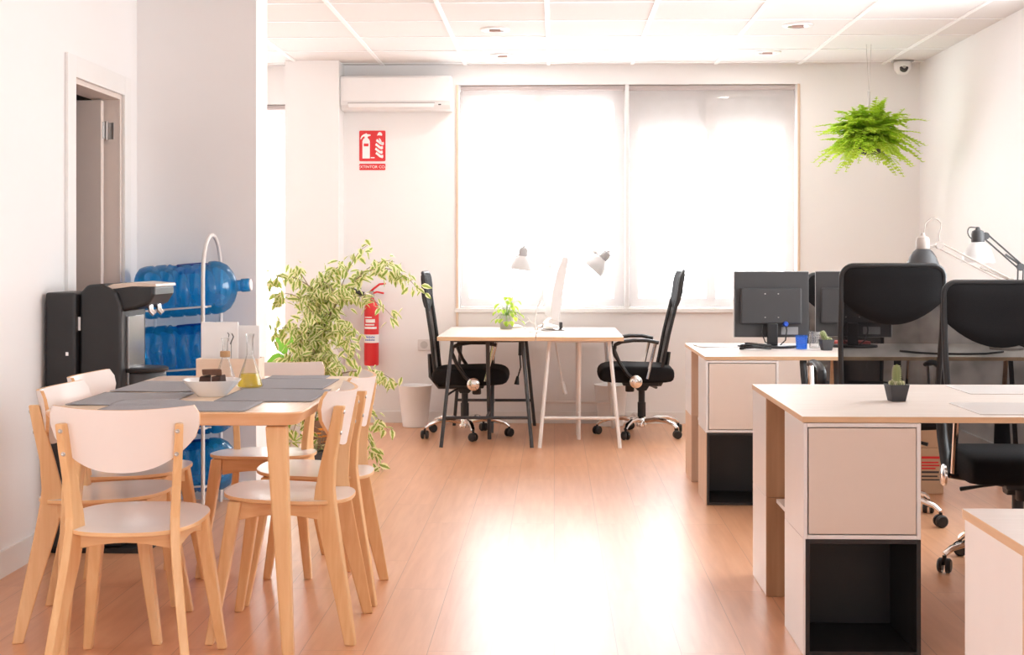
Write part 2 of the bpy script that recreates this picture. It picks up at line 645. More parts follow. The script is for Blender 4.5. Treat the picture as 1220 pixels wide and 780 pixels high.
# back wall with two openings
b = MB()
W0, W1 = YB, YB + 0.22
b.box((ALC - 0.12, W0, 0), (DX0, W1, ZC))
b.box((DX0, W0, DZ1), (DX1, W1, ZC))
b.box((DX1, W0, 0), (WX0, W1, ZC))
b.box((WX0, W0, 0), (WX1, W1, WZ0))
b.box((WX0, W0, WZ1), (WX1, W1, ZC))
b.box((WX1, W0, 0), (XR + 0.15, W1, ZC))
struct(b.build('wall_back', WALL))
struct(MB().box((-1.905, 10.02, 0), (-1.525, YB, ZC)).build('wall_pillar', WALL))
# corridor behind the door
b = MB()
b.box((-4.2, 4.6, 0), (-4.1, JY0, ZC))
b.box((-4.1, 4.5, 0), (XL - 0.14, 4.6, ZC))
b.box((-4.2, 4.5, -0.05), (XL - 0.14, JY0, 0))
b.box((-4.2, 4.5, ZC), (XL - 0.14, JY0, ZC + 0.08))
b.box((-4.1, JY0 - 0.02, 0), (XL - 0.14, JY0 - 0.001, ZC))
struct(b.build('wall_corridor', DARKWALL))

# skirting
b = MB()
b.box((XL, YF, 0), (XL + 0.012, 5.95, 0.10))
b.box((XL, 5.95, 0.10), (XL + 0.001, 5.951, 0.101))
struct(b.build('baseboard_left', TRIM))
struct(MB().box((XR - 0.012, YF, 0), (XR, YB, 0.09)).build('baseboard_right', TRIM))
struct(MB().box((-1.525, YB - 0.012, 0), (XR - 0.012, YB, 0.085)).build('baseboard_back', TRIM, bevel=0.003))
struct(MB().box((XL, JY0 - 0.012, 0), (JX, JY0, 0.09)).build('baseboard_projecting', TRIM))

# door in the left wall: casing, jamb, open leaf, hinges
d1 = struct(MB().box((XL - 0.14, DY1 - 0.03, 0), (XL - 0.001, DY1 - 0.0005, DZ)).box((XL - 0.14, DY0 + 0.0005, 0), (XL - 0.001, DY0 + 0.03, DZ)).box((XL - 0.14, DY0 + 0.03, DZ - 0.03), (XL - 0.001, DY1 - 0.03, DZ - 0.0005)).build('door_1', JAMB, bevel=0.002))
c = MB()
c.box((XL, 5.955, 0), (XL + 0.016, DY0 + 0.008, DZ + 0.085))
c.box((XL, DY1 - 0.008, 0), (XL + 0.016, 6.85, DZ + 0.085))
c.box((XL, DY0 + 0.008, DZ - 0.008), (XL + 0.016, DY1 - 0.008, DZ + 0.085))
c.build('casing', TRIM, d1, bevel=0.003)
lf = rbox((XL - 0.80, 6.660, 0.01), (XL - 0.070, 6.700, DZ - 0.04), 'leaf', JAMB, d1)
for z in (0.28, 1.80):
    h = MB()
    h.tube([(XL - 0.062, 6.715, z - 0.045), (XL - 0.062, 6.715, z + 0.045)], 0.008, 10)
    h.box((XL - 0.062, 6.7255, z - 0.04), (XL - 0.03, 6.7295, z + 0.04))
    h.box((XL - 0.0698, 6.672, z - 0.04), (XL - 0.0665, 6.705, z + 0.04))
    h.build('hinge', STEEL, d1, bevel=0.001)

# main window: frames, panes, outside shutters
w1 = MB()
yf0, yf1 = YB + 0.10, YB + 0.16
F = 0.07
xm = 0.525


def wframe(mb, x0, x1, z0, z1, f=F):
    mb.box((x0, yf0, z0), (x0 + f, yf1, z1))
    mb.box((x1 - f, yf0, z0), (x1, yf1, z1))
    mb.box((x0 + f, yf0, z0), (x1 - f, yf1, z0 + f))
    mb.box((x0 + f, yf0, z1 - f), (x1 - f, yf1, z1))


wframe(w1, WX0 + 0.001, xm - 0.02, WZ0 + 0.001, WZ1 - 0.001)
wframe(w1, xm + 0.02, WX1 - 0.001, WZ0 + 0.001, WZ1 - 0.001)
w1.box((xm - 0.02, yf0 + 0.01, WZ0 + 0.001), (xm + 0.02, yf1, WZ1 - 0.001))
XMUL = (-0.10, 1.14)
for x in XMUL:
    w1.box((x - 0.034, yf0 - 0.004, WZ0 + F), (x + 0.034, yf1, WZ1 - F))
ALU = plain('window_frame', (0.62, 0.59, 0.58), 0.5, var=0.02)
w1 = struct(w1.build('window_1', ALU))
for x0, x1 in ((WX0 + F, XMUL[0] - 0.034), (XMUL[0] + 0.034, xm - 0.02 - F), (xm + 0.02 + F, XMUL[1] - 0.034), (XMUL[1] + 0.034, WX1 - F)):
    MB().box((x0, yf0 + 0.025, WZ0 + F), (x1, yf0 + 0.031, WZ1 - F)).build('pane', PANE, w1)
s_ = MB()
for x0, x1, zl in ((WX0, xm - 0.01, 2.32), (xm + 0.01, WX1, 2.145)):
    z = WZ1 - 0.002
    while z > zl:
        s_.box((x0 + 0.003, yf1 + 0.012, z - 0.0453), (x1 - 0.003, yf1 + 0.022, z))
        z -= 0.0455
s_.build('shutter', plain('shutter_slat', (0.76, 0.71, 0.70), 0.5), w1)
struct(MB().box((WX0 - 0.03, YB - 0.02, WZ0 - 0.03), (WX1 + 0.03, YB, WZ0 - 0.001)).build('trim_2', TRIM, bevel=0.003))

w2 = MB()
wframe(w2, DX0 + 0.001, DX1 - 0.001, 0.001, DZ1 - 0.001)
w2.box((DX0 + F, yf0, 0.70), (DX1 - F, yf1, 0.76))
w2 = struct(w2.build('window_2', WHITE))
MB().box((DX0 + F, yf0 + 0.025, F), (DX1 - F, yf0 + 0.031, 0.70)).build('pane', PANE, w2)
MB().box((DX0 + F, yf0 + 0.025, 0.76), (DX1 - F, yf0 + 0.031, DZ1 - F)).build('pane', PANE, w2)


def roller_blind(x0, x1, ztop, zbot, label, group, guides=(1, 1), tube=True):
    xc = (x0 + x1) / 2
    t = thing('roller_blind', label, 'blind', (xc, YB + 0.035, ztop), 0, group)
    hw = (x1 - x0) / 2
    H_ = ztop - zbot
    MB().grid(lambda u, v: (-hw + 0.012 + (2 * hw - 0.024) * u, -0.004 * sin(pi * v) + 0.002 * sin(9 * u + 2), -H_ * v), 12, 10).build('fabric', BLIND, t, smooth=True)
    MB().tube([(-hw + 0.006, 0, -0.018), (hw - 0.006, 0, -0.018)], 0.0195, 14).build('roller', BLINDTUBE, t, smooth=True)
    MB().tube([(-hw + 0.012, -0.002, -H_), (hw - 0.012, -0.002, -H_)], 0.007, 8, flat=1.3).build('bottom_bar', WHITE, t, smooth=True)
    for k in (0, 1):
        xs = (-hw + 0.003, hw - 0.003)[k]
        br = MB().box((xs - 0.003, -0.026, -0.045), (xs + 0.003, 0.02, 0.001))
        br.build('bracket', WHITE, t, bevel=0.001)
    return t


roller_blind(WX0 + 0.004, xm - 0.008, WZ1 - 0.002, WZ0 + 0.006, 'white roller blind covering the left half of the wide window', 'roller blinds')
roller_blind(xm + 0.008, WX1 - 0.004, WZ1 - 0.002, WZ0 + 0.006, 'white roller blind covering the right half of the wide window', 'roller blinds')
roller_blind(DX0 + 0.004, DX1 - 0.004, DZ1 - 0.002, 0.03, 'narrow white roller blind in the tall opening left of the pillar', 'roller blinds')
for x, z0 in ((WX0 - 0.012, 0.70), (WX1 + 0.012, 0.86)):
    struct(MB().box((x - 0.009, YB - 0.012, z0), (x + 0.009, YB - 0.0005, WZ1)).build('trim_3', GUIDE, bevel=0.002))
struct(MB().box((xm - 0.014, YB - 0.012, WZ0), (xm + 0.014, YB + 0.05, WZ1 - 0.001)).build('trim_4', WHITE, bevel=0.003))

# ------------------------------------------------------------------ ceiling fittings
lights = [(-0.361, 8.66, 'front one of the two recessed ceiling lights above the white trestle table'), (-0.355, 9.78, 'recessed ceiling light nearest the window, above the two trestle tables'),
          (1.458, 8.56, 'front one of the two recessed ceiling lights before the fern'), (1.444, 9.68, 'recessed ceiling light nearest the window, beside the hanging fern')]
dl0 = None
for i, (x, y, lb) in enumerate(lights):
    if dl0 is None:
        dl0 = t = thing('ceiling_light', lb, 'ceiling light', (x, y, ZC), 0, 'recessed ceiling lights')
        MB().lathe([(0.062, -0.0005), (0.09, -0.0005), (0.092, -0.006), (0.088, -0.010), (0.064, -0.012)], 28, cap0=False, cap1=False).build('ring', TBAR, t, smooth=True)
        MB().lathe([(0.064, -0.011), (0.05, -0.004), (0.03, -0.001), (0.001, -0.0005)], 24, cap0=False, cap1=False).build('reflector', STEEL, t, smooth=True)
        MB().tube([(-0.035, 0, -0.010), (0.035, 0, -0.010)], 0.008, 10).build('lamp_tube', plain('lamp_tube', (0.62, 0.42, 0.36), 0.4), t, smooth=True)
    else:
        t = dup(dl0)
        t.location = (x, y, ZC)
        t['label'] = lb

t = thing('security_camera', 'small white camera with a dark lens under the ceiling corner', 'camera', (2.46, 10.13, ZC))
rbox((-0.075, -0.03, -0.012), (0.075, 0.03, -0.001), 'mount', plain('mount_grey', (0.45, 0.44, 0.44), 0.5), t, 0.004)
MB().lathe([(0.055, -0.0121), (0.06, -0.03), (0.056, -0.065), (0.035, -0.095), (0.005, -0.103)], 24).build('housing', WHITE, t, smooth=True)
M = Matrix.Translation((0, -0.036, -0.062)) @ Matrix.Rotation(radians(68), 4, 'X')
MB().lathe([(0.030, 0.0), (0.030, 0.016), (0.02, 0.022), (0.004, 0.023)], 20, M=M).build('lens', BLACKP, t, smooth=True)
MB().lathe([(0.012, 0.0), (0.012, 0.026), (0.003, 0.029)], 14, M=M).build('lens_glass', STEEL, t, smooth=True)


# ------------------------------------------------------------------ plants: helpers
def frond(mb, base, az, elev, ln, droop, pin, n=13):
    """arching fern frond with pairs of pinnae"""
    d = Vector((cos(az), sin(az), 0))
    pts = []
    for i in range(n + 1):
        t = i / n
        p = Vector(base) + d * (ln * t * cos(elev) ) + Vector((0, 0, ln * (t * sin(elev) - droop * t * t)))
        pts.append(p)
    for i in range(1, n + 1):
        t = i / n
        tg = (pts[i] - pts[i - 1]).normalized()
        sd = tg.cross(Vector((0, 0, 1)))
        if sd.length < 0.05:
            sd = Vector((-sin(az), cos(az), 0))
        sd.normalize()
        w = pin * (0.55 + 0.6 * sin(pi * min(1, t * 0.9 + 0.08))) * (1 - 0.75 * max(0, t - 0.6) / 0.4)
        for q in (-1, 1):
            dr = (sd * q + tg * 0.55 + Vector((0, 0, random.uniform(-0.25, 0.2)))).normalized()
            mb.leaf(pts[i], dr, Vector((0, 0, 1)), w, ln / n * 2.0, 0, 0.2, 0.1)
    mb.tube(pts, 0.0022, 4)
    return pts


fx, fy = 2.055, 9.35
t = thing('hanging_fern', 'bright green bushy fern hanging on wires from the ceiling', 'plant', (fx, fy, 2.0))
mb = MB()
rnd = random.Random(3)
for i in range(210):
    az = rnd.uniform(0, 2 * pi)
    el = radians(rnd.uniform(-35, 80))
    ln = rnd.uniform(0.17, 0.31)
    k = rnd.random()
    random.seed(i)
    frond(mb, (0.05 * cos(az), 0.05 * sin(az), rnd.uniform(-0.06, 0.05)), az, el, ln, rnd.uniform(0.15, 0.7) if el > 0 else rnd.uniform(0.05, 0.35), 0.05, 13)
for az, el, ln, dr in ((0.05, 35, 0.46, 0.38), (0.2, 14, 0.37, 0.2), (pi - 0.1, 12, 0.35, 0.15), (pi + 0.15, -8, 0.38, 0.35), (pi - 0.3, 30, 0.4, 0.35), (-0.3, 10, 0.36, 0.4)):
    frond(mb, (0, 0, 0), az, radians(el), ln, dr, 0.034, 15)
mb.build('fronds', FERNM, t, uv=True)
MB().lathe([(0.05, -0.13), (0.075, -0.12), (0.092, -0.02), (0.095, 0.0), (0.086, -0.002)], 24, cap1=True).build('pot', DGREY, t, smooth=True)
hk = MB()
hk.tube([(0, 0, 0.17), (0, 0, 0.28)], 0.007, 8)
hk.build('hook', STEEL, t, smooth=True)
wr = MB()
for a in (0, 1, 2):
    an = a * 2 * pi / 3 + 0.4
    wr.tube([(0.09 * cos(an), 0.09 * sin(an), -0.005), (0.0, 0.0, 0.19)], 0.0018, 5)
wr.tube([(0, 0, 0.27), (-0.018, 0, ZC - 2.0 - 0.001)], 0.0016, 5)
wr.tube([(0, 0, 0.27), (0.014, 0, ZC - 2.0 - 0.001)], 0.0016, 5)
wr.build('wire', STEEL, t)


# ficus in the corner behind the dining table
def fic(px, py, Y):
    u = (px - 610) / 1694.0
    w = (307 - py) / 1694.0
    a = radians(YAW)
    dx, dy = u * cos(a) - sin(a), u * sin(a) + cos(a)
    k = Y / dy
    return Vector((dx * k, Y, EYE + w * k))


PX_, PY_ = -1.34, 8.35
t = thing('potted_ficus', 'tall variegated ficus with small cream-edged leaves behind the dining table', 'plant', (PX_, PY_, 0))
MB().lathe([(0.10, 0.0), (0.105, 0.01), (0.135, 0.23), (0.14, 0.25), (0.128, 0.25), (0.125, 0.235)], 28).build('pot', plain('brown_pot', (0.30, 0.17, 0.11), 0.7), t, smooth=True)
MB().lathe([(0.001, 0.236), (0.124, 0.236)], 24, cap0=False, cap1=False).build('soil', SOIL, t)
rnd = random.Random(11)
O = Vector((PX_, PY_, 0))
wood_, lv = MB(), MB()


def spray(pts, nleaf, spread, r0=0.004, ll=(0.045, 0.07), down=0.6):
    wood_.tube(pts, [r0 * (1 - 0.7 * i / (len(pts) - 1)) for i in range(len(pts))], 5)
    for _ in range(nleaf):
        f = rnd.random() ** 0.85 * (len(pts) - 1.001)
        i = int(f)
        p = pts[i].lerp(pts[i + 1], f - i)
        off = Vector((rnd.gauss(0, 1), rnd.gauss(0, 1), rnd.gauss(0, 0.8))) * spread
        d = Vector((rnd.gauss(0, 0.7), rnd.gauss(0, 0.7), -down + rnd.gauss(0, 0.45)))
        up = Vector((rnd.gauss(0, 0.6), rnd.gauss(0, 0.6) - 0.5, 1))
        l = rnd.uniform(*ll)
        lv.leaf(p + off, d, up, l * 1.1, l * 0.60, 0, 0.2, 0.2)


def bez(a, b, c, n=8):
    return [a * (1 - k / n) ** 2 + b * 2 * (k / n) * (1 - k / n) + c * (k / n) ** 2 for k in range(n + 1)]


trunk = [Vector((0, 0, 0.22)), fic(388, 470, 8.35) - O, fic(380, 420, 8.35) - O, fic(376, 370, 8.35) - O, fic(378, 335, 8.35) - O]
wood_.tube(trunk, [0.018, 0.015, 0.012, 0.009, 0.005], 8)


def br(p0, p1, p2, n, sp, dy=0.0, r0=0.004):
    A = fic(p0[0], p0[1], 8.35) - O
    B = fic(p1[0], p1[1], 8.35 + dy) - O
    C = fic(p2[0], p2[1], 8.35 + dy * 1.6) - O
    spray(bez(A, B, C), n, sp, r0)


# long arching branches
br((380, 420), (415, 300), (438, 292), 34, 0.022, -0.05)
br((380, 400), (440, 270), (502, 348), 95, 0.022, -0.1, 0.006)
br((385, 380), (440, 300), (470, 312), 45, 0.022, 0.05)
br((380, 370), (430, 330), (470, 380), 60, 0.03, -0.1)
br((380, 350), (340, 315), (320, 335), 34, 0.022, 0.05)
br((378, 380), (345, 330), (322, 362), 42, 0.025, -0.05)
br((378, 360), (356, 318), (352, 320), 30, 0.02, 0.1)
br((380, 400), (340, 380), (322, 398), 48, 0.03, 0.05)
br((385, 345), (400, 310), (412, 318), 34, 0.03, 0.0)
br((385, 450), (450, 430), (474, 458), 44, 0.022, -0.2)
br((388, 470), (440, 480), (462, 512), 46, 0.02, -0.25)
br((388, 480), (440, 500), (450, 556), 50, 0.02, -0.25)
br((385, 480), (350, 480), (345, 540), 60, 0.03, -0.1)
br((385, 470), (370, 500), (372, 555), 70, 0.022, -0.12)
br((388, 470), (420, 470), (432, 500), 40, 0.03, -0.1)
br((380, 400), (415, 370), (422, 425), 80, 0.035, -0.15)
# dense heart of the crown
for i in range(34):
    a = rnd.uniform(0, 2 * pi)
    py = rnd.uniform(350, 455)
    px = 380 + rnd.uniform(-46, 38)
    br((380, py - 20), ((380 + px) / 2, py - 26), (px, py + rnd.uniform(0, 22)), 34, 0.03, 0.16 * sin(a), 0.003)
wood_.build('branches', BARK, t, smooth=True)
lv.build('foliage', LEAFV, t, uv=True)

# broad-leaved plant beside it
t = thing('broad_leaf_plant', 'small plant with broad glossy green leaves to the left of the ficus', 'plant', (-1.66, 8.75, 0))
MB().lathe([(0.08, 0.0), (0.11, 0.2), (0.115, 0.22), (0.10, 0.22)], 24).build('pot', TERRA, t, smooth=True)
O = Vector((-1.66, 8.75, 0))
sm, lv = MB(), MB()
for (px, py), (tx, ty), wd in (((341, 424), (332, 401), 0.075), ((346, 420), (352, 400), 0.08), ((340, 424), (322, 428), 0.07), ((345, 430), (358, 425), 0.07), ((338, 440), (330, 452), 0.06)):
    A = fic(px, py, 8.75) - O
    B = fic(tx, ty, 8.7) - O
    sm.tube(bez(Vector((0, 0, 0.2)), Vector((0, 0, 0.45)), A, 6), 0.004, 5)
    d = B - A
    lv.leaf(A, d, Vector((0.2, -0.9, 0.5)), d.length * 1.25, wd, 0, 0.3, 0.25)
sm.build('stems', plain('green_stem', (0.25, 0.42, 0.1), 0.6), t, smooth=True)
lv.build('leaves', LEAFG, t, uv=True)

# orange flowers by the ficus pot
t = thing('flowering_plant', 'low plant with orange flowers in a pot before the ficus', 'plant', (-1.345, 8.02, 0))
MB().lathe([(0.05, 0.0), (0.065, 0.09), (0.068, 0.10), (0.058, 0.10)], 20).build('pot', DGREY, t, smooth=True)
fl, lv, sm = MB(), MB(), MB()
for i in range(11):
    hx, hy, hz = rnd.uniform(-0.06, 0.07), rnd.uniform(-0.06, 0.04), rnd.uniform(0.14, 0.27)
    sm.tube([(0, 0, 0.09), (hx * 0.6, hy * 0.6, hz * 0.7), (hx, hy, hz)], 0.003, 5)
    fl = MB()
    for k in range(9):
        a = k * 2 * pi / 9
        fl.leaf((hx, hy, hz), (cos(a), sin(a), 0.35), (0, 0, 1), 0.028, 0.016)
    fl.build('flower', ORANGE, t, uv=True)
    for k in range(3):
        a = rnd.uniform(0, 2 * pi)
        lv.leaf((hx * 0.5, hy * 0.5, hz * 0.6), (cos(a), sin(a), 0.2), (0, 0, 1), 0.05, 0.02)
sm.build('stems', BARK, t)
lv.build('leaves', LEAFV, t, uv=True)

# ------------------------------------------------------------------ things on the back wall
t = thing('air_conditioner', 'white wall-mounted air conditioner above the red fire sign', 'air conditioner', (-1.127, YB, 2.25))
b = MB()
prof = [(-0.0005, 0.0), (-0.17, 0.0), (-0.205, 0.03), (-0.215, 0.08), (-0.215, 0.222), (-0.20, 0.238), (-0.0005, 0.238)]
b.prism(prof, -0.395, 0.395, 'x')
b.build('housing', WHITE, t, bevel=0.006, seg=3)
rbox((-0.34, -0.2165, 0.042), (0.28, -0.209, 0.046), 'louver_gap', plain('gap_grey', (0.42, 0.36, 0.35), 0.7), t, 0)
MB().prism([(-0.214, 0.012), (-0.2185, 0.014), (-0.2185, 0.040), (-0.214, 0.041)], -0.335, 0.275, 'x').build('louver', WHITE, t, bevel=0.001)
rbox((0.305, -0.2175, 0.028), (0.325, -0.2145, 0.036), 'display', GREYP, t, 0.001)
rbox((-0.385, -0.2165, 0.058), (0.385, -0.2145, 0.222), 'front_panel', WHITE, t, 0.002)

rbox((-0.30, -0.0004, 0.03), (0.30, 0.0, 0.20), 'wall_mount', STEEL, t, 0)

# red sign: two plates
t = thing('fire_sign', 'red sign with a white extinguisher pictogram and flames on the back wall', 'sign', (-1.318, YB - 0.001, 1.895))
MB().prism(rrect(0.19, 0.222, 0.008, cy=0.111), -0.003, 0.0, 'y').build('plate', RED, t)
w = MB()
yy0, yy1 = -0.0045, -0.003
w.prism([(-0.072, 0.02), (-0.018, 0.02), (-0.018, 0.145), (-0.024, 0.16), (-0.034, 0.168), (-0.034, 0.178), (-0.012, 0.185), (-0.014, 0.194), (-0.036, 0.196), (-0.046, 0.204), (-0.052, 0.198), (-0.062, 0.196), (-0.078, 0.184), (-0.087, 0.165), (-0.083, 0.155), (-0.079, 0.164), (-0.068, 0.178), (-0.056, 0.180), (-0.056, 0.168), (-0.066, 0.16), (-0.072, 0.145)], yy0, yy1, 'y')
for k, (zz, x0) in enumerate(((0.035, 0.022), (0.066, 0.018), (0.098, 0.020), (0.128, 0.026))):
    wv = [(x0, zz + 0.018), (x0 + 0.012, zz + 0.010), (x0 + 0.03, zz - 0.006), (x0 + 0.05, zz - 0.014), (x0 + 0.058, zz - 0.006), (x0 + 0.056, zz + 0.012), (x0 + 0.04, zz + 0.008), (x0 + 0.022, zz + 0.022), (x0 + 0.008, zz + 0.034)]
    w.prism(wv, yy0, yy1, 'y')
w.prism([(0.045, 0.165), (0.058, 0.135), (0.072, 0.120), (0.070, 0.135), (0.060, 0.160), (0.052, 0.166)], yy0, yy1, 'y')
w.prism([(0.034, 0.186), (0.042, 0.204), (0.052, 0.212), (0.064, 0.208), (0.072, 0.196), (0.070, 0.184), (0.05, 0.188)], yy0, yy1, 'y')
w.prism([(-0.012, 0.022), (0.016, 0.022), (0.016, 0.029), (-0.012, 0.029)], yy0, yy1, 'y')
w.build('pictogram', SIGNW, t)
MB().prism([(-0.062, 0.108), (-0.028, 0.108), (-0.028, 0.128), (-0.062, 0.128)], -0.0055, -0.0045, 'y').build('pictogram_label', RED, t)
MB().prism(rrect(0.19, 0.046, 0.006, cy=-0.041), -0.003, 0.0, 'y').build('caption_plate', RED, t)


def text(body, size, name, mat, parent, loc, rot):
    cu = bpy.data.curves.new(name, 'FONT')
    cu.body = body
    cu.size = size
    cu.align_x = 'CENTER'
    cu.align_y = 'CENTER'
    cu.extrude = 0.0006
    cu.materials.append(mat)
    tmp = bpy.data.objects.new(name + '_curve', cu)
    COL.objects.link(tmp)
    dg = bpy.context.evaluated_depsgraph_get()
    me = bpy.data.meshes.new_from_object(tmp.evaluated_get(dg))
    bpy.data.objects.remove(tmp)
    me.name = name
    o = bpy.data.objects.new(name, me)
    COL.objects.link(o)
    o.parent = parent
    o.location = loc
    o.rotation_euler = rot
    return o


text('EXTINTOR CO\u2082', 0.029, 'lettering', SIGNW, t, (0, -0.0036, -0.042), (pi / 2, 0, 0))

# fire extinguisher
t = thing('fire_extinguisher', 'red fire extinguisher with a black horn hung on the back wall', 'fire extinguisher', (-1.315, YB - 0.075, 0.42))
MB().lathe([(0.045, 0.0), (0.052, 0.006), (0.053, 0.02), (0.053, 0.40), (0.048, 0.43), (0.032, 0.46), (0.018, 0.475), (0.018, 0.49)], 28).build('cylinder', RED, t, smooth=True)
MB().lathe([(0.0536, 0.165), (0.0536, 0.225)], 28, cap0=False, cap1=False).build('white_band', SIGNW, t, smooth=True)
b = MB()
for i in range(7):
    a0 = radians(-128 + i * 11.5)
    for q in (0, 1):
        b.prism([(0, 0), (0.0075, 0), (0.0075, 0.011 + 0.004 * ((i * 3) % 2)), (0, 0.011)], 0.0535, 0.0545, 'y', M=Matrix.Rotation(a0 - pi / 2, 4, 'Z') @ Matrix.Translation((0, 0, 0.180 + 0.02 * q)))
b.build('band_print', plain('print_blue', (0.15, 0.25, 0.6), 0.5), t)
b = MB()
for z0, z1, a0, a1 in ((0.265, 0.28, -150, -40), (0.29, 0.30, -140, -60), (0.31, 0.335, -135, -55), (0.345, 0.352, -145, -80)):
    n = 12
    rr = 0.0537
    b.add([(rr * cos(radians(a0 + (a1 - a0) * i / n)), rr * sin(radians(a0 + (a1 - a0) * i / n)), z) for z in (z0, z1) for i in range(n + 1)], [(i, i + 1, n + 2 + i, n + 1 + i) for i in range(n)])
b.build('print', SIGNW, t)
MB().lathe([(0.02, 0.488), (0.022, 0.50), (0.022, 0.53), (0.012, 0.54)], 16).build('valve', STEEL, t, smooth=True)
hd = MB()
hd.tube([(-0.01, -0.005, 0.53), (0.02, -0.01, 0.555), (0.06, -0.015, 0.585), (0.105, -0.02, 0.59)], [0.007, 0.008, 0.008, 0.006], 8, flat=1.5)
hd.tube([(-0.01, -0.005, 0.51), (0.04, -0.01, 0.53), (0.09, -0.015, 0.52)], 0.007, 8, flat=1.5)
hd.build('handle', RED, t, smooth=True)
M = Matrix.Translation((-0.05, -0.02, 0.515)) @ Matrix.Rotation(radians(-90 + 8), 4, 'Y')
MB().lathe([(0.014, 0.0), (0.018, 0.03), (0.034, 0.09), (0.038, 0.098), (0.030, 0.098)], 20, M=M).build('horn', BLACKP, t, smooth=True)
MB().tube([(-0.01, -0.005, 0.515), (-0.055, -0.02, 0.515)], 0.010, 8).build('horn_pipe', STEEL, t, smooth=True)
rbox((-0.03, 0.052, 0.36), (0.03, 0.074, 0.44), 'wall_mount', RED, t, 0.003)

# sockets
t = thing('wall_socket', 'white double power socket on the back wall behind the left office chair', 'socket', (-0.905, YB, 0.565))
MB().prism(rrect(0.165, 0.08, 0.008), -0.012, -0.0005, 'y').build('plate', plain('socket_plate', (0.80, 0.76, 0.74), 0.4), t, bevel=0.002)
b = MB()
for x in (-0.037, 0.037):
    M = Matrix.Translation((x, -0.012, 0)) @ Matrix.Rotation(radians(90), 4, 'X')
    b.lathe([(0.027, 0.0), (0.027, 0.0025), (0.022, 0.003), (0.021, 0.001)], 20, M=M)
b.build('outlet', plain('socket_well', (0.6, 0.56, 0.54), 0.5), t, smooth=True)

# waste bins
def bin_(loc, label):
    o = MB().lathe([(0.082, 0.0), (0.088, 0.004), (0.118, 0.285), (0.122, 0.292), (0.119, 0.295), (0.114, 0.29), (0.085, 0.010), (0.001, 0.010)], 32, cap0=True, cap1=False)
    o = o.build('waste_bin', BINW, None, smooth=True)
    at(o, loc)
    return tag(o, label, 'bin', 'white waste bins')


bin_((-0.985, 10.05, 0), 'white tapered waste bin by the wall behind the left office chair')
bin_((0.405, 10.145, 0), 'white tapered waste bin under the white-legged trestle table')


